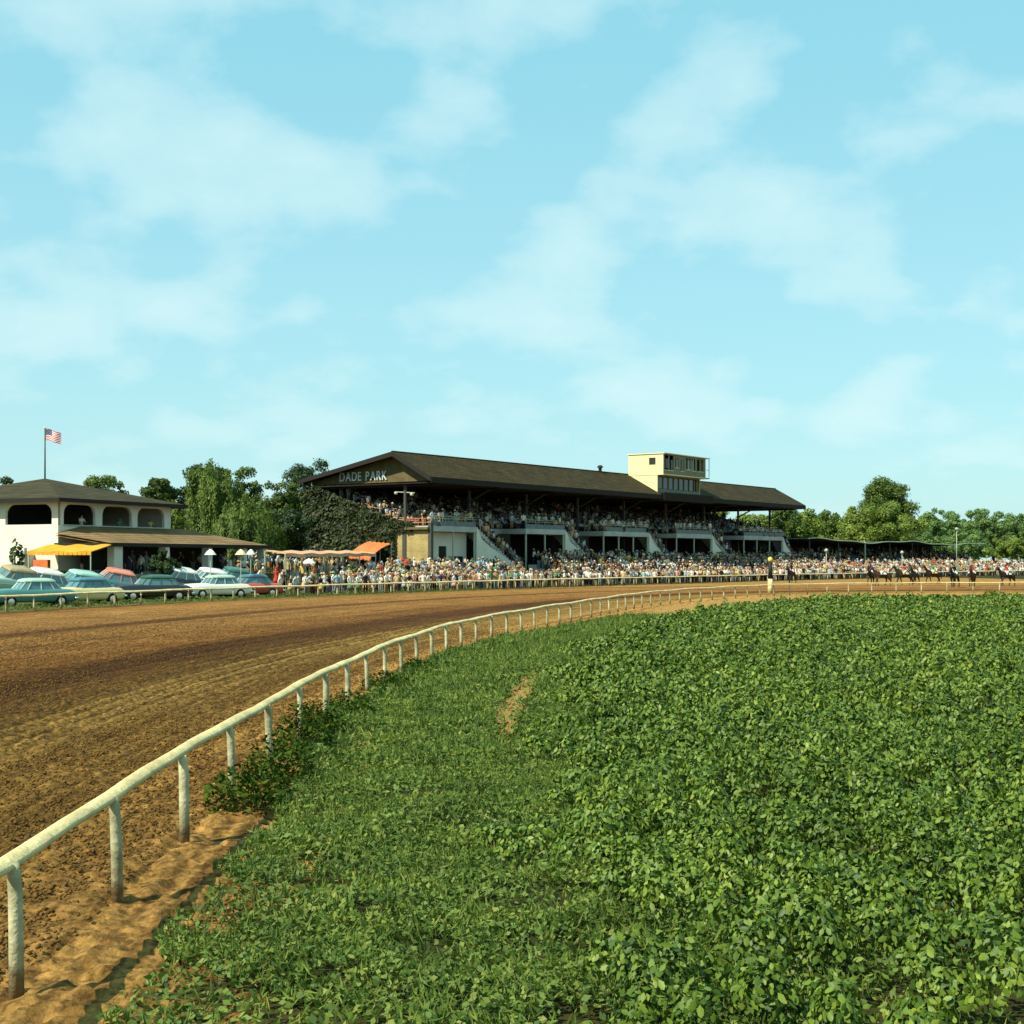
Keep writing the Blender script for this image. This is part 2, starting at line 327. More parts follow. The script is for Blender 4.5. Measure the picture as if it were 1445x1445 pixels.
# ======================================================================= ground, track, lawn bank
def build_ground():
    n = 60; g = np.concatenate([-np.geomspace(3000, 5, n), [0], np.geomspace(5, 3000, n)])
    X, Y = np.meshgrid(g, g+60, indexing='ij'); v = np.stack([X.ravel(), Y.ravel(), np.full(X.size, -.07)], 1); k = len(g)
    i = np.arange(k*k).reshape(k, k); f = np.stack([i[:-1, :-1].ravel(), i[1:, :-1].ravel(), i[1:, 1:].ravel(), i[:-1, 1:].ravel()], 1)
    tag(link(bpy.data.objects.new('ground', arr_mesh('ground', v, f, [M['soil']]))), kind='structure')
    # track
    ls = [0.]; Lmax = IC.L[-1]-1
    while ls[-1] < Lmax:
        y = IC.pt(ls[-1])[1]; ls.append(ls[-1]+(.5 if y < 8 else max(.04, .0022*y)))
    ls = np.array(ls); vs = [-1.7]
    while vs[-1] < 9: vs.append(vs[-1]+(.045 if -.9 < vs[-1] < 6 else .07))
    st = .07
    while vs[-1] < 40: st *= 1.022; vs.append(vs[-1]+st)
    vs = np.array(vs); frac = (vs-vs[0])/(vs[-1]-vs[0])
    px, py = IC.pt(ls); nx = np.interp(ls, IC.L, IC.N[:, 0]); ny = np.interp(ls, IC.L, IC.N[:, 1])
    # width of the track along each normal: march to the outer rail
    W = np.zeros(len(ls)); tt = np.linspace(5, 120, 231)
    sub = np.linspace(0, len(ls)-1, 90).astype(int); ws = []
    for i in sub:
        d = OC.dist(px[i]+nx[i]*tt, py[i]+ny[i]*tt); j = np.argmax(d > 0) if (d > 0).any() else len(tt)-1
        ws.append(tt[j])
    W = np.interp(np.arange(len(ls)), sub, ws)
    k = np.ones(41)/41; W = np.convolve(np.pad(W, 20, 'edge'), k, 'valid')
    V = np.where(vs[None, :] <= 9, vs[None, :]*np.ones((len(ls), 1)), 9+(vs[None, :]-9)/(vs[-1]-9)*(W[:, None]+.6-9))
    edge = (vs[None, :] == vs[0])*(fbm(ls*.8, ls*0, 3, 5)[:, None]-.5)*1.2
    X = px[:, None]+nx[:, None]*(V+edge); Y = py[:, None]+ny[:, None]*(V+edge)
    amp = np.clip(1.25-Y/70, .25, 1)
    z = (np.clip(vnoise(X*6.5, Y*6.5, 3)-.35, 0, 1)**.7*.075+(fbm(X*11, Y*11, 2, 4)-.5)*.075-.03)*amp+(fbm(X*1.1, Y*1.1, 3, 9)-.5)*.06
    z += (vnoise(np.broadcast_to(ls[:, None]*.08, V.shape), V*5., 21)-.5)*.035*amp
    z += .020*np.sin(V*2*PI/.46+.5*vnoise(np.broadcast_to(ls[:, None]*.15, V.shape), V*.3, 8))*np.exp(-((V-4.9)/1.25)**4)
    z = np.where(V < 0, z-.02+V*0.02, z); z = np.where(vs[None, :] == vs[0], -.12, z)
    v = np.stack([X.ravel(), Y.ravel(), z.ravel()], 1); a, b = X.shape; i = np.arange(a*b).reshape(a, b)
    f = np.stack([i[:-1, :-1].ravel(), i[:-1, 1:].ravel(), i[1:, 1:].ravel(), i[1:, :-1].ravel()], 1)[:, ::-1]
    me = arr_mesh('track', v, f, [M['track']], smooth=True)
    uv = me.uv_layers.new(name='UVMap'); U = np.stack([np.broadcast_to(ls[:, None], V.shape).ravel(), V.ravel()], 1).astype(np.float32)
    uv.data.foreach_set('uv', U[f.ravel()].ravel())
    tag(link(bpy.data.objects.new('track', me)), kind='structure')
    l0, l1 = IC.find(560, 0), IC.L[-1]-2; L = np.arange(l0, l1, .6); fr = np.linspace(0, 1, 12); E = np.interp(L, [l0, l0+12, l0+40, l0+70, l1], [2.2, 3.6, 9, 30, 60])
    X = np.stack([IC.pt(L, -(1.2+(E-1.2)*q))[0] for q in fr], 1); Y = np.stack([IC.pt(L, -(1.2+(E-1.2)*q))[1] for q in fr], 1); Z = -.05+(fbm(X*1.5, Y*1.5, 3, 77)-.5)*.05-fr[None, :]*.01
    a, b = X.shape; i = np.arange(a*b).reshape(a, b); f = np.stack([i[:-1, :-1].ravel(), i[:-1, 1:].ravel(), i[1:, 1:].ravel(), i[1:, :-1].ravel()], 1)
    tag(link(bpy.data.objects.new('sand_strip', arr_mesh('sand_strip', np.stack([X.ravel(), Y.ravel(), Z.ravel()], 1), f, [M['sand']]))), kind='structure')
    # lawn bank behind the outer rail
    L = np.arange(0, OC.L[-1], 1.2); D = np.r_[-.15, 0, .3, np.arange(.8, 16, .6), 20, 30, 50, 90, 160, 300, 600]
    X = np.stack([OC.pt(L, d)[0] for d in D], 1); Y = np.stack([OC.pt(L, d)[1] for d in D], 1)
    Z = np.broadcast_to(bank_z(np.maximum(D, 0))[None, :], X.shape)+(fbm(X*.9, Y*.9, 3, 31)-.5)*.10; Z = np.where(D[None, :] < 0, -.12, Z)
    v = np.stack([X.ravel(), Y.ravel(), Z.ravel()], 1); a, b = X.shape; i = np.arange(a*b).reshape(a, b)
    f = np.stack([i[:-1, :-1].ravel(), i[1:, :-1].ravel(), i[1:, 1:].ravel(), i[:-1, 1:].ravel()], 1)
    tag(link(bpy.data.objects.new('lawn', arr_mesh('lawn', v, f, [M['bank']], smooth=True))), kind='structure')
build_ground()
def clods():       # loose dirt thrown up by hooves and harrow on the near half of the track
    n = 110000; Y = 8+66*rng.random(n)**1.0; v = rng.uniform(0, 1, n)*np.minimum(.40*Y+1, 20); l = np.interp(Y, IC.P[:700, 1], IC.L[:700]); x, y = IC.pt(l, v+.25*(rng.random(n)-.3))
    k = (fbm(x*.8, y*.8, 3, 15)+.25*fbm(x*.1, v*3, 2, 16) > .50) | (rng.random(n) < .25); k &= rng.random(n) < np.clip((72-Y)/45, 0, 1); k &= ~((v > 3.6) & (v < 6.2) & (rng.random(n) < .85)); x, y = x[k], y[k]; n = len(x); r = .009+.024*rng.random(n)**2.0
    o = np.array([[1, 0, 0], [0, 1, 0], [-1, 0, 0], [0, -1, 0], [0, 0, .75], [0, 0, -.6]], float); V = o[None]*r[:, None, None]*rng.uniform(.6, 1.35, (n, 6, 1)); a = rng.uniform(0, 6.3, n)[:, None]
    X = V[..., 0]*np.cos(a)-V[..., 1]*np.sin(a)+x[:, None]; Z = V[..., 2]+(r*.3)[:, None]+.012; Yy = V[..., 0]*np.sin(a)+V[..., 1]*np.cos(a)+y[:, None]
    f = np.array([[0, 1, 4], [1, 2, 4], [2, 3, 4], [3, 0, 4], [1, 0, 5], [2, 1, 5], [3, 2, 5], [0, 3, 5]])[None]+np.arange(n)[:, None, None]*6
    tag(link(bpy.data.objects.new('dirt_clods', arr_mesh('dirt_clods', np.stack([X, Yy, Z], -1).reshape(-1, 3), f.reshape(-1, 3), [M['clod']]))), 'loose brown dirt clods scattered over the near track', 'dirt', kind='stuff')
clods()

# ======================================================================= leaves
def leaf_quads(c, nrm, L, wid=.6, fold=.0, axis=None):
    """rhombic leaves (4 verts) or folded leaves (6 verts, 2 quads) at c facing nrm"""
    n = len(c); nrm = nrm/np.maximum(np.linalg.norm(nrm, axis=1), 1e-6)[:, None]
    r = rng.normal(size=(n, 3)) if axis is None else axis
    t = r-(r*nrm).sum(1)[:, None]*nrm; t /= np.maximum(np.linalg.norm(t, axis=1), 1e-6)[:, None]; b = np.cross(nrm, t)
    L = np.broadcast_to(np.asarray(L, float), (n,))[:, None]; w = L*wid
    if not fold:
        v = np.stack([c-t*L*.5, c+b*w*.5-t*L*.05, c+t*L*.5, c-b*w*.5-t*L*.05], 1).reshape(-1, 3)
        return v, np.arange(4*n).reshape(n, 4)
    d = nrm*L*fold
    v = np.stack([c-t*L*.5, c-t*L*.12+b*w*.5-d*.7, c+t*L*.28+b*w*.38-d*.9, c+t*L*.5-d*1.1, c+t*L*.28-b*w*.38-d*.9, c-t*L*.12-b*w*.5-d*.7], 1).reshape(-1, 3)
    i = np.arange(n)[:, None]*6
    return v, np.concatenate([i+np.array([[0, 1, 2, 3]]), i+np.array([[0, 3, 4, 5]])], 0)
def tilt_normals(n, spread):
    v = rng.normal(size=(n, 3))*spread; v[:, 2] = np.abs(v[:, 2])*.3+1.; return v

def scatter(y0, y1, dens):
    n = int(dens*(y1-y0)*(.80*(y1+y0)/2+10)); y = rng.uniform(y0, y1, n)
    x = rng.uniform(-8, .46*y1+4, n); k = (x < .44*y+4); return x[k], y[k]
PATCH = [(768, 938), (742, 948), (726, 966), (712, 984), (694, 1002), (703, 1022), (709, 1046), (705, 1066), (722, 1056), (729, 1014), (748, 988), (758, 962)]
PATCHW = np.array([((px-CX)/F*F*HC/(py-HY), F*HC/(py-HY)) for px, py in PATCH])
def inpoly(x, y, P):
    r = np.zeros(len(x), bool); j = len(P)-1
    for i in range(len(P)):
        c = ((P[i, 1] > y) != (P[j, 1] > y)) & (x < (P[j, 0]-P[i, 0])*(y-P[i, 1])/(P[j, 1]-P[i, 1]+1e-9)+P[i, 0]); r ^= c; j = i
    return r
def crop_edge(x, y):     # metres from the inside rail at which the crop begins
    return np.interp(y, [0, 45, 62, 78, 96, 110], [4.2, 4.3, 4.2, 6.0, 9.5, 16])+(fbm(x*.5, y*.5, 3, 40)-.5)*2.2
def build_field():
    V, Fc, off = [], [], 0; GV, GF, goff = [], [], 0
    bands = [(8.5, 14), (14, 20), (20, 28), (28, 40), (40, 58), (58, 80), (80, 107)]
    for y0, y1 in bands:
        ym = (y0+y1)/2; L = .070*max(.75, ym/18)**.62; sp = .40*max(1, ym/30)**.35
        # plants: domes of outward facing leaves
        gx, gy = np.meshgrid(np.arange(-4, .44*y1+4, sp), np.arange(y0, y1, sp)); gx = gx.ravel()+rng.uniform(-.5, .5, gx.size)*sp; gy = gy.ravel()+rng.uniform(-.5, .5, gy.size)*sp
        d = -IC.dist(gx, gy); e = d-crop_edge(gx, gy); k = (gx < .44*gy+4) & (e > rng.normal(size=len(gx))*.3); gx, gy, e = gx[k], gy[k], e[k]
        gap = fbm(gx*.55+9, gy*.55, 3, 60); k = (gap > .36)|(rng.random(len(gx)) < .3); gx, gy, e = gx[k], gy[k], e[k]; far = np.clip((106-gy)/14, .45, 1)
        ph = (.30+.50*fbm(gx*.5, gy*.5, 3, 50)+rng.normal(size=len(gx))*.13)*np.clip(.5+e*.35, .35, 1)*far; pr = sp*rng.uniform(.46, .80, len(gx))
        m = max(5, int(3.1*sp*sp/(L*L*.60))); n = len(gx)*m
        th = rng.uniform(0, 2*PI, n); el = np.arcsin(rng.random(n)**.75); q = rng.uniform(.62, 1.05, n)
        dn = np.stack([np.cos(th)*np.cos(el), np.sin(th)*np.cos(el), np.sin(el)], 1); P = np.repeat(np.stack([gx, gy, ph, pr], 1), m, 0)
        z = P[:, 2]*(.30+.70*dn[:, 2]*q); c = np.stack([P[:, 0]+dn[:, 0]*P[:, 3]*q, P[:, 1]+dn[:, 1]*P[:, 3]*q, np.maximum(z, .03)], 1)
        nr = dn*np.array([1.25, 1.25, 1.])+rng.normal(size=(n, 3))*.62+np.array([0, 0, .30]); ax = dn*np.array([1, 1, 0])+np.array([0, 0, -.55])+rng.normal(size=(n, 3))*.55
        v, f = leaf_quads(c, nr, L*rng.uniform(.6, 1.3, n), .58, .24, ax); V.append(v); Fc.append(f+off); off += len(v)
        # grass and clover between rail and crop, and under the crop's edge
        Lg = .055*max(1, ym/16)**.75
        x, y = scatter(y0, y1, 2.0/(Lg*Lg*.40)); k = (x < -3+.12*np.maximum(y-25, 0)+9)|(y > 55); x, y = x[k], y[k]; d = -IC.dist(x, y)
        lo = np.interp(y, [10, 17, 21, 40, 55, 72], [.5, .45, -.15, -.15, .25, 1.2])+.75*fbm(x*.9, y*.9, 3, 70); hi = 6.0 if y0 < 40 else 5.0
        k = (d > lo) & (d < hi+rng.normal(size=len(x))*.5); k &= (y < 72); k |= (x > 36+rng.normal(size=len(x))*1.5) & (y > 96) & (d > 5); x, y, d = x[k], y[k], d[k]
        thin = fbm(x*1.7, y*1.7, 3, 81); k = rng.random(len(x)) < np.clip((thin-.30)*6, .25, 1); x, y, d = x[k], y[k], d[k]
        k = ~(inpoly(x+rng.normal(size=len(x))*.10, y+rng.normal(size=len(x))*.25, PATCHW) & (rng.random(len(x)) < .88)); x, y, d = x[k], y[k], d[k]
        hg = .02+.22*fbm(x*1.2, y*1.2, 4, 80)**1.3+.10*np.exp(-((d-.5)/.5)**2)*(y > 19)
        nr = tilt_normals(len(x), 1.0); blade = rng.random(len(x)) < .34
        ax = rng.normal(size=(len(x), 3)); ax[blade, 2] += 1.5; nr[blade] = rng.normal(size=(blade.sum(), 3))*np.array([1, 1, .3])
        Lb = Lg*np.where(blade, rng.uniform(1.2, 2.6, len(x)), rng.uniform(.6, 1.5, len(x)))
        zz = hg*rng.uniform(.25, 1, len(x))+np.where(blade, Lb*.2, 0)-.03
        for sel, wd in ((blade, .12), (~blade, .62)):
            v, f = leaf_quads(np.stack([x, y, zz], 1)[sel], nr[sel], Lb[sel], wd, 0, ax[sel]); GV.append(v); GF.append(f+goff); goff += len(v)
    tag(link(bpy.data.objects.new('crop', arr_mesh('crop', np.concatenate(V), np.concatenate(Fc), [M['crop']]))), 'dense knee high field of broad leaved green crop filling the infield', 'crop field', kind='stuff')
    tag(link(bpy.data.objects.new('grass', arr_mesh('grass', np.concatenate(GV), np.concatenate(GF), [M['grass']]))), 'short leafy grass strip between the inner rail and the crop', 'grass', kind='stuff')
    # bare sand patch: irregular mound a little above the soil
    P = PATCHW; c = P.mean(0); mb = MB(); o = []
    pts = [(p[0], p[1], -.035) for p in P]; mb.add(pts, [tuple(range(len(pts)))])
    tag(mb.build('dirt_patch', M['sand']), kind='structure')
build_field()
def verge_grass():       # grass tufts along the foot of the outer rail
    l = rng.uniform(OC.L[0]+30, OC.find(700, 0), 15000); d = rng.uniform(.1, 4.2, len(l))**1.0; x, y = OC.pt(l, d)
    n = len(x); z = bank_z(d)+.03+rng.random(n)*.16*fbm(x*.6, y*.6, 3, 90)*2; b = tilt_normals(n, 1.2)
    v, f = leaf_quads(np.stack([x, y, z], 1), b, rng.uniform(.09, .22, n), .3)
    tag(link(bpy.data.objects.new('verge_grass', arr_mesh('verge_grass', v, f, [M['tree_mid']]))), 'ragged grass verge along the foot of the outer rail', 'grass', kind='stuff')
verge_grass()

# ======================================================================= rails
def rail_plank(mb, pts, side, hw):
    pts = [Vector(p) for p in pts]; n = 12; v = []; f = []; k = len(pts); tl = math.radians(24)
    for i, p in enumerate(pts):
        d = (pts[min(i+1, k-1)]-pts[max(i-1, 0)]); d.z = 0; d.normalize(); a = Vector((d.y, -d.x, 0))*side     # towards the infield or the lawn
        A = a*math.cos(tl)-Vector((0, 0, math.sin(tl))); B = a*math.sin(tl)+Vector((0, 0, math.cos(tl))); wv = 1+.05*math.sin(i*.9)
        for j in range(n):
            t = 2*PI*j/n; c, q = math.cos(t), math.sin(t); v.append(p+A*(hw*wv*math.copysign(abs(c)**.6, c))+B*(hw*.48*math.copysign(abs(q)**.6, q)))
    for i in range(k-1):
        for j in range(n): f.append((i*n+j, i*n+(j+1) % n, (i+1)*n+(j+1) % n, (i+1)*n+j))
    f += [tuple(range(n)), tuple((k-1)*n+j for j in range(n))]; mb.add(v, f)
def rail(name, label, curve, l0, l1, step, side, zf, hgt, near):
    root = thing(name, label, 'rail fence', (*[float(q) for q in curve.pt(l0)], 0.))
    ox, oy = root.location.x, root.location.y
    ls = np.arange(l0, l1, step); pts = []
    for i, l in enumerate(np.arange(l0-step*.5, l1, step*.25)):
        x, y = curve.pt(l, 0); w = .006*math.sin(i*1.7)+.016*math.sin(i*.43)
        pts.append((x-ox, y-oy, zf(l)+hgt+w))
    mb = MB()
    rail_plank(mb, pts, 1, .062 if near else .10); mb.build('top_rail', M['white_paint'], root, True)
    for l in ls:
        x, y = curve.pt(l, -side*.06); tx, ty = curve.pt(l, 0); z = zf(l); j = RN.uniform(-.02, .02)
        q = lambda a, h: (x-ox+(tx-x)*a+j*h, y-oy+(ty-y)*a, z+h)
        mb = MB(); r = RN.uniform(.044, .056)*(1 if near else 1.25)
        mb.tube([q(-.1, -.25), q(0, hgt*.45), q(.08, hgt*.74), q(.22, hgt*.90), q(.45, hgt-.02)], [r*1.08, r, r, r*.95, r*.9], 8)
        po = mb.build('post', M['white_post'], root, True)
    return root
rail('inner_rail', 'white wooden inside rail curving from the foreground round the green infield', IC, IC.find(80, 0)-16, IC.L[-1]-18, 2.6, 1, lambda l: 0., .88, True)
rail('outer_rail', 'white wooden outside rail running past the parked cars and the crowd', OC, OC.find(-30, 0), OC.find(1500, 0), 2.75, -1, lambda l: 0., .88, False)
# thin pipe fence holding the crowd back on the apron
def pipe_fence():
    l0, l1, d = OC.find(560, 5), OC.find(1440, 5), 5.0; x0, y0 = OC.pt(l0, d); z = float(bank_z(d)); root = thing('pipe_fence', 'thin dull pipe fence standing among the crowd on the apron', 'fence', (x0, y0, z))
    L = np.arange(l0, l1, 4.); P = [(OC.pt(l, d)[0]-x0, OC.pt(l, d)[1]-y0) for l in L]
    MB().tube([(p[0], p[1], 1.0) for p in P], .035, 6).build('pipe', M['awn_pink'], root)
    for p in P[::2]: MB().tube([(p[0], p[1], -.1), (p[0], p[1], 1.0)], .03, 6).build('post', M['pale_steel'], root)
pipe_fence()
# finish pole just beyond the inside rail
fx = (1087-CX)/F*122
fp = thing('finish_pole', 'white based finish pole with black shaft and yellow ball by the inside rail', 'pole', (fx, 122, 0))
MB().tube([(0, 0, -.1), (0, 0, 1.25)], [.24, .21], 12).build('base', M['white_paint'], fp, True)
MB().tube([(0, 0, 1.25), (0, 0, 2.75)], [.17, .17], 10).build('shaft', M['black'], fp, True)
MB().dome((0, 0, 2.92), .22, .22, .24, 12, 8).build('ball', M['gold'], fp, True)

# ======================================================================= skinned figures
def skin_mesh(name, V, E, mats, sub=1, root=0):
    """V: list of (x,y,z,rx[,ry]); E: list of (a,b,material index)"""
    me = bpy.data.meshes.new(name); me.from_pydata([v[:3] for v in V], [(e[0], e[1]) for e in E], [])
    o = bpy.data.objects.new(name, me); C.objects.link(o)
    o.modifiers.new('s', 'SKIN')
    if not me.skin_vertices: me.skin_vertices.new()
    for i, sv in enumerate(me.skin_vertices[0].data):
        v = V[i]; sv.radius = (v[3], v[4] if len(v) > 4 else v[3]); sv.use_root = (i == root)
    if sub:
        m = o.modifiers.new('u', 'SUBSURF'); m.levels = sub; m.render_levels = sub
    dg = bpy.context.evaluated_depsgraph_get(); ev = o.evaluated_get(dg)
    r = bpy.data.meshes.new_from_object(ev); r.name = name
    C.objects.unlink(o); bpy.data.objects.remove(o); bpy.data.meshes.remove(me)
    r.materials.clear()
    for m in mats: r.materials.append(m)
    A = np.array([V[e[0]][:3] for e in E]); B = np.array([V[e[1]][:3] for e in E]); rad = np.array([(V[e[0]][3]+V[e[1]][3])/2 for e in E]); mi = [e[2] for e in E]
    for p in r.polygons:
        c = np.array(p.center); ab = B-A; t = np.clip(((c-A)*ab).sum(1)/np.maximum((ab*ab).sum(1), 1e-9), 0, 1)
        d = np.linalg.norm(c-A-ab*t[:, None], axis=1)-rad; p.material_index = mi[int(d.argmin())]; p.use_smooth = bool(sub)
    return r
# material slots of a figure: 0 skin, 1 top, 2 bottom, 3 hair
def figure(arms='down', legs='stand', lean=0., z0=0.):
    b = math.sin(lean); V = []; E = []
    P = .95 if legs != 'sit' else .52
    def T(x, y, z): return (x, y-(z-P)*b if z > P else y, z if z <= P else P+(z-P)*math.cos(lean))
    def a(x, y, z, r, r2=None):
        q = T(x, y, z); V.append((q[0], q[1], q[2], r, r2 or r)); return len(V)-1
    d = P-.95
    pel = a(0, 0, .95+d, .15, .11); wa = a(0, 0, 1.09+d, .145, .10); ch = a(0, 0, 1.30+d, .18, .115); nk = a(0, .01, 1.46+d, .062); h1 = a(0, -.015, 1.56+d, .085, .09); h2 = a(0, -.01, 1.675+d, .075, .085)
    E += [(pel, wa, 1), (wa, ch, 1), (ch, nk, 1), (nk, h1, 0), (h1, h2, 3)]
    fc = a(0, -.085, 1.575+d, .04); E.append((h1, fc, 0))
    for s in (-1, 1):
        sh = a(s*.19, .01, 1.395+d, .065)
        if arms == 'down' or (arms == 'one' and s < 0): el = a(s*.245, .03, 1.12+d, .048); wr = a(s*.24, -.05, .90+d, .036); ha = a(s*.23, -.08, .80+d, .038, .025)
        elif arms in ('up', 'one'): el = a(s*.27, -.14, 1.22+d, .048); wr = a(s*.12, -.23, 1.46+d, .036); ha = a(s*.06, -.18, 1.55+d, .036)
        elif arms == 'hips': el = a(s*.38, .06, 1.14+d, .048); wr = a(s*.22, -.04, .98+d, .036); ha = a(s*.16, -.09, 1.0+d, .036)
        else: el = a(s*.25, -.16, 1.15+d, .048); wr = a(s*.20, -.36, 1.07+d, .036); ha = a(s*.17, -.45, 1.06+d, .038, .026)   # forward, on a rail or in the lap
        E += [(ch, sh, 1), (sh, el, 1), (el, wr, 0), (wr, ha, 0)]
    for s in (-1, 1):
        hp = a(s*.095, 0, .87+d, .10)
        if legs == 'sit': kn = a(s*.12, -.44, .50, .075); an = a(s*.12, -.42, .09, .048); to = a(s*.13, -.57, .04, .042)
        else:
            st = {'stand': 0, 'walk': .22*s, 'wide': 0}[legs]; w = .17 if legs == 'wide' else .11
            kn = a(s*w*.95, -.02+st*.5-(.06 if st else 0), .49, .07); an = a(s*w, .03+st*1.1, .09, .046); to = a(s*w*1.1, -.12+st*1.1, .04, .042)
        E += [(pel, hp, 2), (hp, kn, 2), (kn, an, 2), (an, to, 3)]
    return V, E
slots = [M['skin'], M['c_white'], M['c_grey'], M['hair']]
POSES = [('down', 'stand', 0), ('fwd', 'stand', .12), ('up', 'stand', 0), ('hips', 'wide', 0), ('down', 'walk', .05), ('one', 'stand', .05), ('fwd', 'sit', .08)]
PM = [skin_mesh('person', *figure(*p), slots, 1) for p in POSES]
PLOW = [skin_mesh('crowd_figure', *figure(*p), slots, 0) for p in POSES]
def hat_mesh():
    mb = MB(); mb.tube([(0, 0, 1.69), (0, 0, 1.70)], [.19, .18], 14); mb.tube([(0, 0, 1.70), (0, 0, 1.77), (0, .0, 1.81)], [.105, .10, .08], 12); return mb.mesh('hat', M['straw'])
def skirt_mesh():
    mb = MB(); mb.tube([(0, 0, 1.05), (0, 0, .95), (0, 0, .7), (0, 0, .46)], [.15, .19, .25, .31], 14); return mb.mesh('skirt', M['c_white'], True)
HATM, SKIRTM = hat_mesh(), skirt_mesh()
TOPS = ['white']*9+['cream']*4+['pale blue']*4+['tan']*3+['yellow', 'red', 'pink', 'green', 'grey', 'grey', 'brown', 'brown', 'brown', 'navy', 'navy', 'navy', 'green', 'black', 'black', 'black', 'black']
BOTS = ['navy', 'black', 'grey', 'brown', 'black', 'tan', 'grey', 'navy', 'cream']
PEOPLE = []      # (distance, x, y, z, rot, pose, top, bottom, hat, skirt, where, group)
def put_person(x, y, z, rot, pose, where, group, top=None, bot=None):
    hat = RN.random() < .28; sk = (not hat) and pose not in (6, 3, 4) and RN.random() < .4
    t = top or RN.choice(TOPS); b = bot or (RN.choice(['white', 'pale blue', 'pink', 'red', 'cream', 'green', 'yellow']) if sk else RN.choice(BOTS))
    PEOPLE.append((y, x, y, z, rot, pose, t, b, hat, sk, where, group))
def face_to(x, y, tx, ty): return math.atan2(ty-y, tx-x)+PI/2      # figures face local -Y

# ======================================================================= grandstand
GU = Vector((.576, .817, 0)).normalized(); GA = math.atan2(GU.y, GU.x); GP = Vector((-11.6, 152, 0))
def gw(s, t, z=0.): return GP+GU*s+Vector((-GU.y, GU.x, 0))*t+Vector((0, 0, z))
LEN, TF, TR, TB = 95.5, -4.5, .78, 13.9
ZE, ZR, ZB = 11.69, 14.56, 11.92
def wallq(mb, x0, x1, y, z0, z1, th=.25, mi=0): mb.box(x0, y, z0, x1, y+th, z1, mi)
def build_stand():
    g = thing('grandstand', 'long open racetrack grandstand with brown gable roof and packed seating', 'grandstand', GP, GA)
    BX0, BX1 = 48.7, 61.0     # announcer's booth span
    def roof(n, x0, x1):
        th = .22; mb = MB()
        mb.hexa([(x0, TF, ZE-th), (x1, TF, ZE-th), (x1, TR, ZR-th), (x0, TR, ZR-th), (x0, TF, ZE), (x1, TF, ZE), (x1, TR, ZR), (x0, TR, ZR)])
        mb.hexa([(x0, TR, ZR-th), (x1, TR, ZR-th), (x1, TB+.6, ZB-th), (x0, TB+.6, ZB-th), (x0, TR, ZR), (x1, TR, ZR), (x1, TB+.6, ZB), (x0, TB+.6, ZB)])
        return mb.build('roof', M['roof'], g)
    roof('roof', -1.1, LEN+.8)
    # roof edge boards, ridge cap
    mb = MB(); mb.box(-1.1, TF-.09, ZE-.62, LEN+.8, TF-.005, ZE-.03)
    for x in (-1.2, LEN+.81):
        mb.hexa([(x, TF, ZE-.5), (x+.095, TF, ZE-.5), (x+.095, TR, ZR-.5), (x, TR, ZR-.5), (x, TF, ZE+.03), (x+.095, TF, ZE+.03), (x+.095, TR, ZR+.03), (x, TR, ZR+.03)])
        mb.hexa([(x, TR, ZR-.5), (x+.095, TR, ZR-.5), (x+.095, TB+.6, ZB-.4), (x, TB+.6, ZB-.4), (x, TR, ZR+.03), (x+.095, TR, ZR+.03), (x+.095, TB+.6, ZB+.03), (x, TB+.6, ZB+.03)])
    mb.build('fascia_board', M['fascia'], g)
    mb = MB(); mb.tube([(-1.2, TR, ZR+.03), (LEN+.9, TR, ZR+.03)], .09, 6); mb.build('ridge_cap', M['roof'], g)
    # pediments at both ends, ceiling and trusses
    for x in (.25, LEN-.5):
        mb = MB(); mb.prism_x([(TF+.35, ZE-.32), (TB-.1, ZE-.32), (TB-.1, ZB-.24), (TR, ZR-.25), (TF+.35, ZE-.08)], x, x+.15); mb.build('pediment', M['pediment'], g)
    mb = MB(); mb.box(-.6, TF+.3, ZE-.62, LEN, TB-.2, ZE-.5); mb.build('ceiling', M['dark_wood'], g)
    # DADE PARK lettering
    yy = 9.5
    for ch in 'DADE PARK':
        if ch == ' ': yy -= .52; continue
        cu = bpy.data.curves.new('letter', 'FONT'); cu.body = ch; cu.size = 1.42; cu.extrude = .05; cu.offset = .012
        to = bpy.data.objects.new('letter', cu); C.objects.link(to)
        me = bpy.data.meshes.new_from_object(to.evaluated_get(bpy.context.evaluated_depsgraph_get())); C.objects.unlink(to); bpy.data.objects.remove(to)
        me.materials.clear(); me.materials.append(M['letter']); xs = [v.co.x for v in me.vertices]
        lo = link(bpy.data.objects.new('letter', me), g); lo.rotation_euler = (PI/2, 0, -PI/2); lo.location = (.14, yy+min(xs)*.8, ZE-.02); lo.scale = (.80, 1, 1); yy -= (max(xs)-min(xs))*.8+.15
    # columns
    for s in [0.12, 11.6, 23.1, 34.7, 46.3, 57.9, 69.5, 81, 92.5]:
        mb = MB(); mb.box(s-.13, -.13, 1.2, s+.13, .13, ZE-.6)
        if s > 1: mb.tube([(s, 0, ZE-2.2), (s, TF+1.2, ZE-.62)], .1, 6)
        mb.build('column', M['pediment'] if 57 < s < 58 else M['steel'], g)
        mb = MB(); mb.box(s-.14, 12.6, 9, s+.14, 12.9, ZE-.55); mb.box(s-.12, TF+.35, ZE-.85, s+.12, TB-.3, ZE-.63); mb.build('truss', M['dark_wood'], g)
    # seating tiers
    n = 16; tr = (TB-.2)/n; ZF = 6.55; ri = .285; mb = MB()
    for i in range(n):
        mb.box(.45, i*tr, ZF-.6 if i < 2 else ZF+i*ri-.6, LEN-.5, (i+1)*tr, ZF+i*ri)
    mb.build('seating_tier', M['tier'], g)
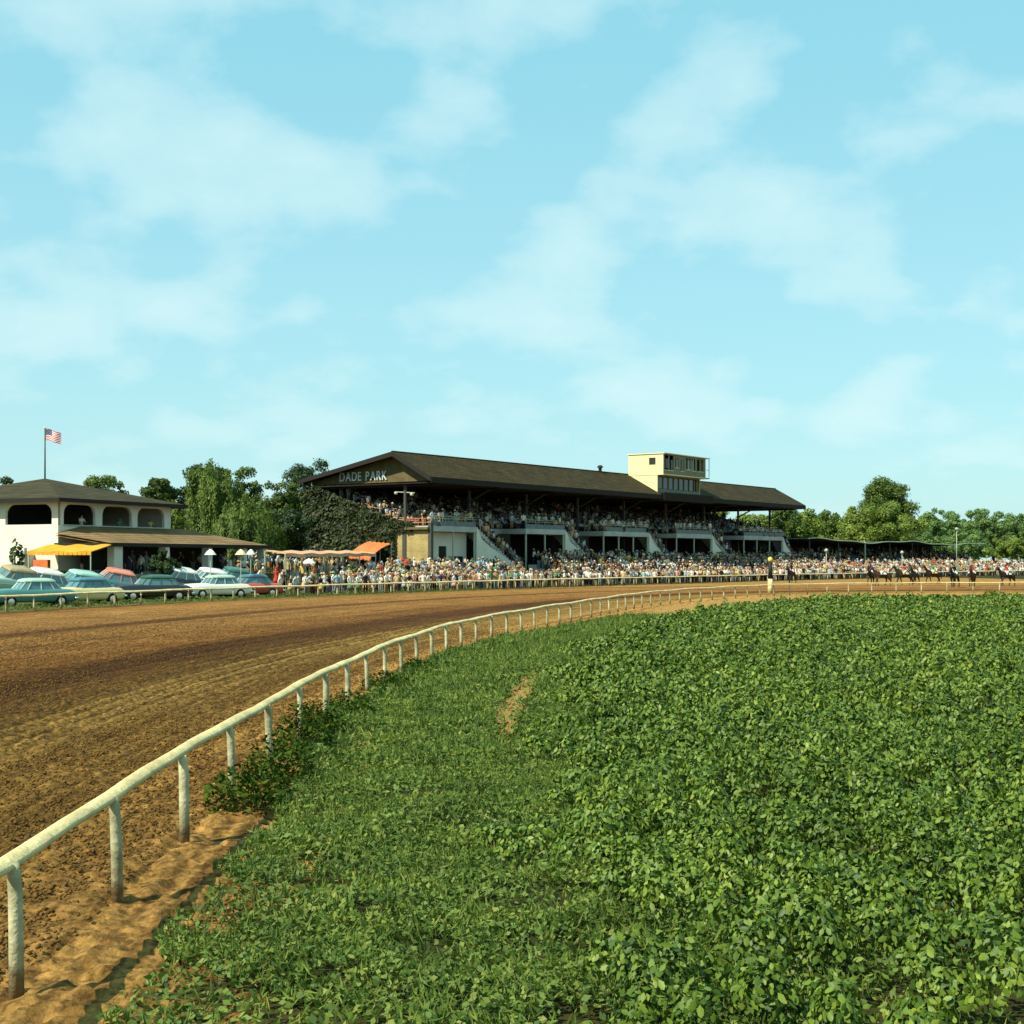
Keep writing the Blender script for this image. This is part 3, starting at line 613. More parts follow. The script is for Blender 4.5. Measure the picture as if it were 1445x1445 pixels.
    for i in range(n):
        mb = MB(); z = ZF+i*ri; mb.box(.9, i*tr+.38, z+.38, LEN-1, i*tr+.70, z+.44)
        for s in np.arange(2, LEN-2, 4.): mb.box(s, i*tr+.45, z, s+.1, i*tr+.62, z+.38)
        mb.build('bench', M['bench'], g)
    # front terrace slab in bays between the stair wells
    STA = [(8.1, 17.8), (26.2, 35.2), (46.8, 54.5), (65.2, 75.6), (89.6, LEN)]; bays = []; c = 0.
    for a, b in STA: bays.append((c, a)); c = b
    for a, b in bays:
        mb = MB(); mb.box(a, -3.62, 5.95, b, -.02, ZF); mb.build('terrace_slab', M['wall_grey'], g)
        mb = MB(); mb.box(a+.05, -3.60, ZF, b-.05, -3.48, ZF+.55); mb.build('parapet', M['bench'], g)
        mb = MB()
        for z in (.8, 1.05): mb.tube([(a+.1, -3.5, ZF+z), (b-.1, -3.5, ZF+z)], .03, 6)
        for s in np.arange(a+.2, b, 2.): mb.tube([(s, -3.5, ZF+.5), (s, -3.5, ZF+1.05)], .03, 6)
        mb.build('railing', M['pale_steel'], g)
        for s in np.linspace(a+.2, b-.2, max(3, int((b-a)/3.6)+1)):
            MB().box(s-.07, -3.55, .6, s+.07, -3.41, 5.95).build('arcade_post', M['pale_steel'], g)
    mb = MB(); mb.box(.4, -.03, 5.95, LEN-.5, .6, ZF-.01); mb.build('terrace_edge', M['wall_grey'], g)
    # lower back wall of the concourse, floor, rear wall
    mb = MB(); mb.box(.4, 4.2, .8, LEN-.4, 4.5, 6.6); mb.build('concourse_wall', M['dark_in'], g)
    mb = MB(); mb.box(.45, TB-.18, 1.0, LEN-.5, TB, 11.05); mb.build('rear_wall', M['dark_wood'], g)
    mb = MB(); mb.box(.3, -3.7, .5, LEN, 4.2, 1.35); mb.build('plinth', M['wall_grey'], g)
    # stairs: flights run down to the right along the front
    for a, b in STA:
        k = 20; mb = MB(); zt, zb = ZF, 1.35
        for i in range(k):
            x0 = a+.6+(b-a-.6)*i/k; x1 = a+.6+(b-a-.6)*(i+1)/k; z = zt-(zt-zb)*(i+1)/k; mb.box(x0, -3.4, max(z-.5, .9), x1, -1.45, z)
        mb.box(a, -3.4, ZF-.4, a+.6, -.05, ZF-.02); mb.build('stair_flight', M['wall_grey'], g)
        mb = MB(); x0, x1 = a+.1, b
        mb.add([(x0, -3.62, 1.0), (x1, -3.62, 1.0), (x1, -3.62, 1.5), (x0+2.6, -3.62, 4.35), (x0+1.0, -3.62, 5.2), (x0, -3.62, ZF+.02), (x0, -3.42, 1.0), (x1, -3.42, 1.0), (x1, -3.42, 1.5), (x0+2.6, -3.42, 4.35), (x0+1.0, -3.42, 5.2), (x0, -3.42, ZF+.02)],
               [(0, 1, 2, 3, 4, 5), (11, 10, 9, 8, 7, 6), (1, 7, 8, 2), (2, 8, 9, 3), (3, 9, 10, 4), (4, 10, 11, 5), (0, 5, 11, 6)]); mb.build('stair_wall', M['wall_white'], g)
        mb = MB()
        for dz in (.55, .95): mb.tube([(x0+2.6, -3.52, 4.6+dz), (x1, -3.52, 1.9+dz)], .035, 6)
        for q in np.linspace(0, 1, 6): mb.tube([(x0+2.6+(x1-x0-2.6)*q, -3.52, 4.5-2.7*q), (x0+2.6+(x1-x0-2.6)*q, -3.52, 5.55-2.7*q)], .03, 6)
        mb.build('handrail', M['steel'], g)
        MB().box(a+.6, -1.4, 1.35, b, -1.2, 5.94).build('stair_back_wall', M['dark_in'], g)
    # first bay: white wall set back with a doorway and a hatch
    mb = MB(); y = -2.3
    for x0, x1, z0, z1 in ((.9, 3.0, 1.35, 5.9), (3.0, 4.4, 4.4, 5.9), (4.4, 8.0, 1.35, 5.9)): mb.box(x0, y, z0, x1, y+.2, z1)
    mb.build('bay_wall', M['wall_white'], g)
    d = MB(); d.box(3.0, y+.1, 1.35, 4.4, y+.16, 4.4); d.build('door', M['dark_in'], g)
    d = MB(); d.box(5.3, y-.05, 2.3, 7.3, y-.01, 3.3); d.build('hatch', M['dark_wood'], g)
    for i in range(5): MB().box(18.2, -9.2+i*1.1, -.1, LEN+1.5, -8.1+i*1.1 if i < 4 else -3.72, .5+i*.46).build('apron_step', M['wall_grey'], g)
    # near end wall: yellow brick below, ramp shaped under the tiers
    mb = MB(); mb.prism_x([(-3.62, .8), (-3.62, 6.0), (-.2, 6.75), (0, ZF+.2), (TB-.1, ZF+.2+n*ri), (TB-.1, .8)], 0., .38); mb.build('end_wall', M['brick'], g)
    mb = MB(); mb.box(-.1, -3.72, .8, .3, -3.3, 6.9); mb.box(-.12, -.25, .8, -.01, .25, 6.9); mb.build('pilaster', M['steel'], g)
    mb = MB(); mb.box(-.45, -3.5, 6.15, .1, -.3, 6.4); mb.build('coping', M['pediment'], g)
    mb = MB()
    for z in (6.9, 7.35): mb.tube([(.1, -3.5, z), (.1, -.2, z)], .04, 6)
    for y in (-3.5, -1.8, -.2): mb.tube([(.1, y, 6.3), (.1, y, 7.35)], .04, 6)
    mb.build('end_railing', M['awn_red'], g)
    mb = MB(); mb.prism_x([(0, 5.), (0, ZF+.2), (TB-.1, ZF+.2+n*ri), (TB-.1, 5.)], LEN-.45, LEN-.15); mb.build('far_end_wall', M['wall_grey'], g)
    # ridge vent
    mb = MB(); mb.tube([(41.5, TR, ZR-.2), (41.5, TR, ZR+.55)], .22, 10); mb.dome((41.5, TR, ZR+.55), .42, .42, .35, 10, 4, lo=0.); mb.build('vent', M['black'], g)
    # announcer's booth on the roof
    x0, x1, yf, yu, yb = BX0, BX1, -3.84, -4.73, .67
    mb = MB(); mb.prism_x([(yf, 11.9), (yf, 14.5), (yb, 14.5), (yb, 13.7)], x0, x0+.12); mb.prism_x([(yf, 11.9), (yf, 14.5), (yb, 14.5), (yb, 13.7)], x1-.12, x1)
    mb.box(x0, yb-.1, 13.7, x1, yb+.02, 14.5)
    bo = mb.build('booth', M['booth'], g); tag(bo, 'two storey cream announcer booth')
    # lower front: posts, sill, window band
    mb = MB(); mb.box(x0+.12, yf, 11.9, x1-.12, yf+.1, 12.5); mb.box(x0+.12, yf, 14.2, x1-.12, yf+.1, 14.5)
    for s in np.linspace(x0+.2, x1-.2, 9): mb.box(s-.08, yf-.02, 12.5, s+.08, yf+.08, 14.2)
    mb.build('booth_front', M['booth_shaded'], g)
    MB().box(x0+.15, yf+.5, 12.6, x1-.15, yf+.55, 14.3).build('booth_window', M['glass_dark'], g)
    # upper storey box with openings
    z0, z1 = 14.5, 17.2
    mb = MB(); ws = [(-3.55, -2.55, 15.75, 16.7)]
    mb.box(x0, yu, z0, x0+.12, -3.55, z1); mb.box(x0, -2.55, z0, x0+.12, yb, z1); mb.box(x0, -3.55, z0, x0+.12, -2.55, 15.75); mb.box(x0, -3.55, 16.7, x0+.12, -2.55, z1)
    mb.box(x0+.12, yb-.12, z0, x1, yb, z1); mb.box(x1-.12, yu, z0, x1, yb-.13, z1); mb.box(x0-.05, yu-.05, z0-.14, x1+.05, yb+.05, z0-.002)
    mb.build('booth_upper_wall', M['booth'], g)
    mb = MB(); op = [(x0+.4, x0+2.9, 15.05, 17.05), (x0+3.4, x0+4.3, 15.5, 16.8), (x0+4.9, x0+5.8, 15.1, 16.7), (x0+6.5, x0+7.8, 15.4, 16.95), (x0+8.2, x0+9.2, 15.3, 16.95), (x0+9.7, x0+11.6, 15.3, 16.95)]
    c = x0+.125
    for a, b, l, h in op:
        mb.box(c, yu, z0, a, yu+.1, z1); mb.box(a, yu, z0, b, yu+.1, l); mb.box(a, yu, h, b, yu+.1, z1); c = b
    mb.box(c, yu, z0, x1-.125, yu+.1, z1); mb.build('booth_upper_front', M['booth_shaded'], g)
    mb = MB()
    for a, b, l, h in op: mb.box(a-.06, yu-.05, l-.09, b+.06, yu-.003, l-.003); mb.box((a+b)/2-.03, yu+.02, l, (a+b)/2+.03, yu+.07, h)
    mb.build('booth_window_trim', M['booth'], g)
    mb = MB(); mb.tube([(x1+.75, yu-.15, z0+.1), (x1+.75, yu-.15, z1)], .05, 6); mb.tube([(x1, yu-.1, z0+1.1), (x1+.75, yu-.15, z0+1.1)], .035, 6); mb.box(x1+.06, yu-.2, z0-.14, x1+.85, yb, z0-.01); mb.build('booth_landing', M['booth_shaded'], g)
    MB().box(x0+.13, yu+.8, z0+.01, x1-.13, yu+.85, z1-.01).build('booth_upper_window', M['glass_dark'], g)
    MB().box(x0+.121, -3.6, 15.7, x0+.15, -2.5, 16.75).build('booth_side_window', M['glass_dark'], g)
    mb = MB(); mb.box(x0-.12, yu-.25, z1+.004, x1+.9, yb+.12, z1+.12); mb.build('booth_roof', M['booth'], g)
    mb = MB(); mb.box(x0+.1, yu-.1, 10.9, x1+2.2, yu+.02, 12.0); mb.box(x0+.1, yu+.02, 11.85, x1+2.2, TF+.4, 11.97); mb.build('balcony_front', M['dark_wood'], g)
    mb = MB(); mb.box(-.15, -3.0, .8, .2, -2.8, 6.)
    # cross arm with insulators on the end column
    mb = MB(); mb.tube([(.12, -1.3, 10.1), (.12, 1.5, 10.3)], .05, 6); mb.dome((.12, -.9, 9.95), .22, .22, .18, 8, 4); mb.dome((.12, 1.3, 10.15), .22, .22, .18, 8, 4); mb.build('cross_arm', M['pale_steel'], g)
    return g, STA, n, tr, ZF, ri
GST, STA, NT, TRD, ZFL, RIS = build_stand()

# ivy over the side of the stand
def ivy():
    n = 11000; t = rng.uniform(-1.2, 14.6, n); top = 6.8+np.clip(t, 0, 20)*.335+.15
    z = 1.4+(top-1.4)*rng.random(n)**.8; keep = ~((t < 1.2) & (z < 6.0+t*.1)) ; t, z = t[keep], z[keep]; n = len(t)
    bul = .25+1.25*fbm(t*.55, z*.7, 4, 7)**1.4*np.clip((t+1)/5, .2, 1)+np.clip(5-z, 0, 4)*.28*np.clip((t-1)/4, 0, 1); x = -bul*rng.uniform(.55, 1., n)
    nr = np.stack([-np.ones(n), rng.normal(size=n)*.7, rng.normal(size=n)*.6+.5], 1)
    v, f = leaf_quads(np.stack([x, t, z], 1), nr, rng.uniform(.25, .5, n), .8)
    r = thing('ivy_vine', 'dark ivy smothering the sloping side wall of the grandstand', 'vine', gw(-.1, 6, 1.6), GA)
    v = v-np.array([-.1, 6, 1.6]); link(bpy.data.objects.new('foliage', arr_mesh('foliage', v, f, [M['ivy']])), r)
    mb = MB()
    for q in range(7):
        y = -3+q*1.7; mb.tube([(-.15, y, -.5), (-.2, y+RN.uniform(-.5, .5), 2), (-.2, y+RN.uniform(-1, 1), 4.2)], [.09, .06, .03], 6)
    mb.build('stem', M['bark'], r)
ivy()

# low canopied stand beyond the grandstand
def low_stand():
    o = gw(97, 0); g = thing('canopied_stand', 'low stand under a sagging dark canopy beyond the grandstand', 'stand', o, GA)
    n = 90; xs = np.linspace(0, 96, n); mb = MB(); ys = [-4.6, -1, 3, 7]
    zc = [6.15+.24*math.sin(x*.145+.9)+.10*math.sin(x*.4) for x in xs]
    for i in range(n-1):
        for j in range(3):
            mb.hexa([(xs[i], ys[j], zc[i]+j*.0-.1), (xs[i+1], ys[j], zc[i+1]+j*.0-.1), (xs[i+1], ys[j+1], zc[i+1]-.1), (xs[i], ys[j+1], zc[i]-.1),
                     (xs[i], ys[j], zc[i]+j*.0), (xs[i+1], ys[j], zc[i+1]+j*.0), (xs[i+1], ys[j+1], zc[i+1]), (xs[i], ys[j+1], zc[i])])
    mb.build('canopy', M['canvas_dark'], g)
    mb = MB(); mb.tube([(xs[i], -4.65, zc[i]+.02) for i in range(n)], .09, 6); mb.build('canopy_edge', M['pale_steel'], g)
    for i, x in enumerate(np.arange(1, 97, 12.2)): MB().tube([(x, -4.5, .5), (x, -4.5, 6.1)], .15 if i == 2 else .09, 8).build('pole', M['pale_steel'] if i == 2 else M['steel'], g)
    MB().box(0, 7, .5, 96, 7.3, 6.2).build('rear_wall', M['dark_wood'], g)
    for i in range(5):
        MB().box(0, -2+i*1.7, .6, 96, -.3+i*1.7, 2.6+i*.35).build('seating_tier', M['blue_seat'], g)
low_stand()

# ======================================================================= clubhouse
CU = Vector((.404, .915, 0)).normalized(); CA = math.atan2(CU.y, CU.x); CP = Vector((-34.4, 106.6, 1.6))
def cw(s, t, z=0.): return CP+CU*s+Vector((-CU.y, CU.x, 0))*t+Vector((0, 0, z))
def arch_ring(mb, conv, a0, a1, z0, z1, o0, o1, p0, p1, rad, th):
    """wall cell a0..a1 x z0..z1 with a round cornered opening o0..o1 x p0..p1; conv(a, depth, z) -> point"""
    out = []; inn = []
    def arc(cx, cz, s, e):
        return [(cx+rad*math.cos(s+(e-s)*i/6), cz+rad*math.sin(s+(e-s)*i/6)) for i in range(7)]
    ring = [(o0, p0), (o1, p0)]+arc(o1-rad, p1-rad, 0, PI/2)+arc(o0+rad, p1-rad, PI/2, PI)
    for k, (x, z) in enumerate(ring):
        if k == 0: q = (a0, z0)
        elif k == 1: q = (a1, z0)
        elif k < 5: q = (a1, z+(z1-p1)*(k-2)/3*1.0)
        elif k == 5: q = (a1, z1)
        elif k < 9: q = (x+(a1-o1)*(8-k)/4, z1)
        elif k < 12: q = (x-(o0-a0)*(k-9)/3*.6, z1)
        elif k == 12: q = (a0, z1)
        else: q = (a0, z+(z1-p1)*(15-k)/3*.6)
        out.append(q)
    n = len(ring); v = []
    for d in (0, th): v += [conv(x, d, z) for x, z in ring]+[conv(x, d, z) for x, z in out]
    f = []
    for i in range(n):
        j = (i+1) % n
        f += [(i, j, n+j, n+i), (2*n+j, 2*n+i, 3*n+i, 3*n+j), (j, i, 2*n+i, 2*n+j)]
    mb.add(v, f)
def build_club():
    g = thing('clubhouse', 'white two storey clubhouse with arched openings and brown hip roof', 'building', CP, CA)
    A, B = 13.64, 14.9; zf = -1.6       # local z: world minus 1.6
    ZS, ZT, ZE = 4.0, 5.55, 6.0        # sill, arch top, wall top
    side = lambda a, d, z: (a, d, z); left = lambda a, d, z: (d, a, z)
    # side facing the track
    mb = MB()
    cells = [(0.26, 4.6, .62, 4.2), (4.6, 8.95, 5.0, 8.6), (8.95, A-.26, 9.3, 12.8)]
    for a0, a1, o0, o1 in cells: arch_ring(mb, side, a0, a1, ZS-.05, ZE, o0, o1, ZS, ZT, .75, .25)
    mb.box(.26, 0, zf, A-.26, .25, ZS-.05); mb.build('track_side_wall', M['wall_white'], g)
    mb = MB()
    for a0, a1, o0, o1 in [(0, 5.6, .61, 5.2), (5.6, 10.4, 6.1, 10.0), (10.4, B, 10.9, 14.2)]: arch_ring(mb, left, a0, a1, ZS-.05, ZE, o0, o1, ZS, ZT, .75, .25)
    mb.box(0, 0, zf, .25, B, ZS-.05); mb.build('end_wall', M['wall_white'], g)
    mb = MB(); mb.box(A-.25, 0, zf, A, B, ZE); mb.box(.25, B-.25, zf, A-.25, B, ZE); mb.build('rear_wall', M['wall_white'], g)
    for o0, o1 in ((.62, 4.2), (5.0, 8.6), (9.3, 12.8)): MB().box(o0-.1, -.06, ZS-.11, o1+.1, .3, ZS-.003).build('sill', M['wall_grey'], g)
    MB().box(.4, -0.0+.27, 2.9, A-.3, B-.3, 3.1).build('upper_floor', M['dark_in'], g)
    MB().box(.27, .27, ZE-.14, A-.27, B-.27, ZE-.04).build('ceiling', M['dark_in'], g)
    mb = MB(); mb.box(6., 5., 3.1, 6.15, B-.4, 5.9); mb.box(.4, 6., 3.1, 5.99, 6.15, 5.9); mb.build('partition', M['dark_in'], g)
    # hip roof
    e = .95; z0, z1 = 5.95, 8.0; cx, cy = A/2, B/2
    cor = [(-e, -e, z0), (A+e, -e, z0), (A+e, B+e, z0), (-e, B+e, z0)]
    mb = MB(); mb.add(cor+[(cx, cy, z1)]+[(p[0], p[1], z0-.02) for p in cor], [(0, 1, 4), (1, 2, 4), (2, 3, 4), (3, 0, 4), (8, 7, 6, 5)]); rf = mb.build('roof', M['roof_club'], g)
    mb = MB()
    mb.box(-e-.06, -e-.06, z0-.28, A+e+.06, -e, z0+.02); mb.box(-e-.06, -e, z0-.28, -e, B+e, z0+.02); mb.box(A+e, -e, z0-.28, A+e+.06, B+e, z0+.02); mb.build('eave_board', M['fascia'], rf)
    # one storey wing with its own hip roof along the track side
    W, X1, zr, ze = 5.0, 20.6, 3.92, 2.55
    mb = MB(); v = [(-.35, -W-.35, ze), (X1, -W-.35, ze), (X1, 2.5, ze), (2.6, -.02, zr), (A+1.6, -.02, zr), (-.35, -.02, 3.3), (A+1.6, 2.5, 2.9)]
    mb.add(v, [(0, 1, 4, 3), (1, 2, 6, 4), (0, 3, 5)]); mb.add([(p[0], p[1], p[2]-.18) for p in v], [(3, 4, 1, 0), (4, 6, 2, 1), (5, 3, 0)]); wr = mb.build('wing_roof', M['roof_tan'], g)
    mb = MB(); mb.box(-.38, -W-.42, ze-.26, X1+.05, -W-.352, ze+.02); mb.box(-.42, -W-.35, ze-.26, -.352, 0, ze+.02); mb.box(X1+.002, -W-.35, ze-.26, X1+.05, 2.4, ze+.02); mb.build('eave_board', M['fascia'], wr)
    for x, w in ((.75, .48), (6.6, .25), (12.2, .28), (17.2, .25), (20.1, .22)):
        MB().box(x-w, -W-.1, zf, x+w, -W+.55, ze-.1).build('pillar', M['wall_white'], g)
    MB().box(1.4, -1.2, zf, 20., -.9, ze).build('wing_inner_wall', M['dark_in'], g)
    MB().box(0., -W-.1, zf, X1-.2, -.1, .2).build('terrace_floor', M['wall_grey'], g)
    mb = MB(); mb.box(-2.6, .9, zf, -2.3, 2.6, 2.2); mb.box(-2.3, 2.3, zf, 0, 2.6, 1.8); mb.build('porch_wall', M['wall_white'], g)
    # yellow canvas awning on the sunny end
    aw = thing('yellow_awning', 'sloping yellow canvas awning on the clubhouse end below the tan roof', 'awning', cw(0, -2.), CA)
    mb = MB(); Lx = 2.6; ys = np.linspace(-3.4, 2.6, 15)
    for i in range(14):
        a, b = ys[i], ys[i+1]; s1, s2 = .06*math.sin(i*1.1), .06*math.sin((i+1)*1.1)
        mb.hexa([(-.45, a, 2.36+s1), (-.45, b, 2.36+s2), (-Lx, b, 1.86+s2), (-Lx, a, 1.86+s1), (-.45, a, 2.42+s1), (-.45, b, 2.42+s2), (-Lx, b, 1.92+s2), (-Lx, a, 1.92+s1)])
        mb.hexa([(-Lx-.02, a+.03, 1.65), (-Lx-.02, b-.03, 1.65), (-Lx-.005, b-.03, 1.65), (-Lx-.005, a+.03, 1.65), (-Lx-.02, a+.01, 1.9+s1), (-Lx-.02, b-.01, 1.9+s2), (-Lx-.005, b-.01, 1.9+s2), (-Lx-.005, a+.01, 1.9+s1)])
    mb.build('canvas', M['awn_yellow'], aw)
    for y in (-3.3, 2.5): MB().tube([(-Lx+.05, y, -1.7), (-Lx+.05, y, 1.75)], .05, 6).build('pole', M['pale_steel'], aw)
    MB().box(-.9, .2, -1.2, -.6, 1.6, 1.3).build('door', M['awn_red'], g)
    # flagpole on the peak, flag
    pk = cw(cx, cy, 7.9); fp = thing('flagpole', 'thin flagpole on the peak of the clubhouse roof', 'flagpole', pk)
    MB().tube([(0, 0, -.2), (0, 0, 4.2)], [.07, .05], 8).build('pole', M['steel'], fp, True); MB().dome((0, 0, 4.26), .1, .1, .1, 8, 5).build('finial', M['gold'], fp, True)
    mb = MB(); nx, nz = 20, 13; Wd, Hd = 1.35, .92
    V = []
    for i in range(nx+1):
        for j in range(nz+1):
            u = i/nx; w = j/nz; V.append((u*Wd*.95, .10*math.sin(u*7+w)*u-.1*u, -w*Hd-.30*u*u*1.3+.05*math.sin(u*8)))
    for i in range(nx):
        for j in range(nz):
            a = i*(nz+1)+j; m = 2 if (i < 8 and j < 7) else (0 if j % 2 == 0 else 1); mb.add([V[a], V[a+nz+1], V[a+nz+2], V[a+1]], [(0, 1, 2, 3)], m)
    for r in range(5):      # stars of the canton
        for q in range(6 if r % 2 == 0 else 5):
            i = (q+.75+(r % 2)*.5)*8/6.6; j = (r+.8)*7/5.6; u = i/nx; w = j/nz; c = Vector((u*Wd*.95, .10*math.sin(u*7+w)*u-.1*u, -w*Hd-.39*u*u+.05*math.sin(u*8)))
            pts = [(c.x+(.03 if k % 2 == 0 else .012)*math.sin(k*PI/5), c.y-.008, c.z+(.03 if k % 2 == 0 else .012)*math.cos(k*PI/5)) for k in range(10)]; mb.add(pts, [tuple(range(10))], 1)
    fl = mb.build('flag', [M['flag_red'], M['flag_white'], M['flag_blue']], None); fl.location = pk+Vector((.06, 0, 4.15)); tag(fl, 'striped flag with dark starred corner flying from the clubhouse flagpole', 'flag')
build_club()

# ======================================================================= trees and bushes
def sphere_dirs(n):
    v = rng.normal(size=(n, 3)); return v/np.linalg.norm(v, axis=1)[:, None]
def crown_leaves(H, R, zb, n, size, shape='round', clumps=70):
    ce = []; hh = (H-zb)/2; zc = zb+hh; ph = [RN.uniform(0, 6) for _ in range(4)]
    lob = lambda a, e: 1+.11*math.sin(2*a+ph[0]+e)+.09*math.sin(3*a+ph[1]-2*e)+.07*math.sin(5*a+ph[2]+3*e)
    if shape == 'spiky':       # several upright leaders of unequal height
        ld = []
        for i in range(7):
            a = i*2.4+RN.uniform(-.4, .4); q = R*.78*math.sqrt((i+.3)/7); ld.append((q*math.cos(a), q*math.sin(a), H*(1-.30*(q/R)**1.5-RN.uniform(0, .12)), R*RN.uniform(.30, .44)))
        ld[0] = (ld[0][0], ld[0][1], H*.985, ld[0][3])
        for i in range(clumps+50):
            x, y, h, r = ld[i % 7]; t = RN.random()**.75; z = zb+(h-zb)*t; w = r*(1-t**2.2*.80); a = RN.uniform(0, 2*PI); q = w*RN.uniform(.2, .95); cr = max(w*.60, R*.09)*RN.uniform(.75, 1.2)
            t = min(t, .94); ce.append((x*(.55+.45*t)+q*math.cos(a), y*(.55+.45*t)+q*math.sin(a), min(z, H-cr*.8), cr))
    elif shape == 'poplar':
        for i in range(clumps):
            t = RN.random()**.85; z = zb+(H-zb)*t; w = R*(1-t**2.4*.85)*(.6+.4*min(1, t*4)); a = RN.uniform(0, 2*PI); q = w*RN.uniform(.2, .9); cr = max(w*.38, R*.1)*RN.uniform(.7, 1.2); ce.append((q*math.cos(a), q*math.sin(a), min(z, H-cr*.8), cr))
    else:
        for i in range(clumps):
            d = sphere_dirs(1)[0]; a = math.atan2(d[1], d[0]); e = math.asin(d[2]); l = lob(a, e); r = RN.random()**.5*.88; p = (d[0]*R*r*l, d[1]*R*r*l, zc+d[2]*hh*r*(.55+.45*l)); cr = min(R, hh)*RN.uniform(.13, .27)
            ce.append((p[0], p[1], min(p[2], H-cr*.8), cr))
    ce = np.array(ce); w = ce[:, 3]**2; k = rng.choice(len(ce), n, p=w/w.sum()); d = sphere_dirs(n); d[:, 2] = np.abs(d[:, 2])*np.where(rng.random(n) < .70, 1, -1)
    rad = ce[k, 3]*(rng.random(n)**.4*1.0+np.abs(rng.normal(size=n))*.16); c = ce[k, :3]+d*rad[:, None]*np.array([1, 1, .9 if shape == 'round' else 1.25])
    nr = d+rng.normal(size=(n, 3))*.6+np.array([0, 0, .2]); return leaf_quads(c, nr, size*rng.uniform(.55, 1.45, n), .62)
def willow_leaves(H, R, zb, n, size):
    nb = 46; a = rng.uniform(0, 2*PI, nb); lob = 1+.2*np.sin(a*3+RN.uniform(0, 6))+.14*np.sin(a*5+RN.uniform(0, 6)); qq = R*np.sqrt(rng.random(nb))*.92*lob
    bt = zb+(H-zb)*(1-.50*(qq/R/1.2)**2)*rng.uniform(.62, 1, nb); bt[0] = H*.99; qq[0] = R*.1; br = R*rng.uniform(.10, .20, nb)
    ns = max(300, n//34); k = rng.integers(0, nb, ns); g = rng.normal(size=(ns, 2))*br[k][:, None]*.62; x0 = qq[k]*np.cos(a[k])+g[:, 0]; y0 = qq[k]*np.sin(a[k])+g[:, 1]
    top = bt[k]-(g**2).sum(1)/np.maximum(br[k], .3)*1.1-rng.random(ns)*.5; ln = np.maximum(top-zb*.5, 1)*rng.uniform(.25, .85, ns); m = n//ns; t = rng.random((ns, m))
    x = x0[:, None]*(1+.10*np.sqrt(t))+rng.normal(size=(ns, m))*.12; y = y0[:, None]*(1+.10*np.sqrt(t))+rng.normal(size=(ns, m))*.12; z = top[:, None]-ln[:, None]*t**1.2
    c = np.stack([x.ravel(), y.ravel(), z.ravel()], 1); nn = len(c); ax = np.tile([0, 0, -1.], (nn, 1))+rng.normal(size=(nn, 3))*.35
    nr = np.stack([c[:, 0], c[:, 1], np.zeros(nn)], 1)/R+np.repeat(np.concatenate([g/np.maximum(br[k], .1)[:, None], np.zeros((ns, 1))], 1), m, 0)*.6+rng.normal(size=(nn, 3))*.6+np.array([0, 0, .45])
    return leaf_quads(c, nr, size*rng.uniform(.7, 1.8, nn), .30, 0, ax)
def tree(name, label, px, ytop, wpx, Y, mk, shape='round', zb=None, n=5000, size=.42, group=None, g0=None, ybase=None):
    p = at(px, HY, Y); z0 = gz(p.x, Y) if g0 is None else g0
    H = at(px, ytop, Y).z-z0; R = wpx/2/F*Y; zb = (H*.16 if zb is None else zb)
    r = thing(name, label, 'tree', (p.x, Y, z0), RN.uniform(0, 6), group)
    n = int(n*2.6); size = size*.66
    v, f = willow_leaves(H, R, zb, n, size) if shape == 'willow' else crown_leaves(H*.96, R, zb, n, size, shape)
    link(bpy.data.objects.new('crown', arr_mesh('crown', v, f, [mk])), r)
    mb = MB(); t = max(.16, H*.022); mb.tube([(0, 0, -.4), (.05, 0, H*.2), (-.1, .1, H*.5), (0, .1, H*.8)], [t*1.3, t, t*.7, t*.25], 8)
    for i in range(6):
        a = i*1.05+RN.random(); h = H*RN.uniform(.22, .5); mb.tube([(0, .03, h), (R*.35*math.cos(a), R*.35*math.sin(a), h+H*.12), (R*.7*math.cos(a), R*.7*math.sin(a), h+H*.26)], [t*.5, t*.3, t*.1], 6)
    mb.build('trunk', M['bark'], r, True); return r
GL = 'trees behind the clubhouse'
tree('broadleaf_tree', 'small dark tree showing above the clubhouse roof at its left end', 22, 655, 64, 190, M['tree_dark'], n=4500, size=.5, group=GL)
tree('willow_tree', 'pale rounded willow rising behind the clubhouse roof', 148, 657, 96, 165, M['willow'], 'round', n=9000, size=.45, group=GL)
tree('broadleaf_tree', 'small upright tree beside the end of the clubhouse roof', 222, 655, 58, 170, M['tree_mid'], 'round', n=6000, size=.42, group=GL)
tree('willow_tree', 'tallest drooping willow between the clubhouse and the grandstand', 297, 643, 104, 150, M['willow'], 'willow', n=16000, size=.42, group=GL)
tree('broadleaf_tree', 'dark tree standing close behind the tallest willow', 290, 643, 84, 172, M['tree_dark'], 'round', n=7000, size=.45, group=GL)
tree('broadleaf_tree', 'ragged tree right of the tallest willow', 346, 649, 78, 178, M['tree_mid'], 'round', n=5500, size=.45, group=GL)
tree('willow_tree', 'low willow with hanging fronds above the wing roof', 345, 692, 96, 140, M['willow'], 'willow', zb=.6, n=9000, size=.4, group=GL)
tree('broadleaf_tree', 'bushy green tree left of the ivy covered wall', 396, 662, 84, 172, M['tree_mid'], 'round', n=6000, size=.42, group=GL)
tree('broadleaf_tree', 'low dark tree leaning against the ivy below the sign', 405, 705, 84, 150, M['tree_dark'], n=6000, size=.4, zb=.5, group=GL)
tree('broadleaf_tree', 'tall dark tree behind the lettered gable of the grandstand', 455, 631, 104, 190, M['tree_dark'], 'round', n=11000, size=.42, group=GL)
tree('broadleaf_tree', 'distant green tree filling the gap right of the clubhouse', 262, 690, 60, 200, M['tree_light'], n=4500, size=.5, group=GL)
tree('broadleaf_tree', 'distant pale tree left of the dark gable tree', 425, 672, 60, 230, M['tree_mid'], n=4500, size=.55, group=GL)
GR = 'wood beyond the far end of the grandstand'
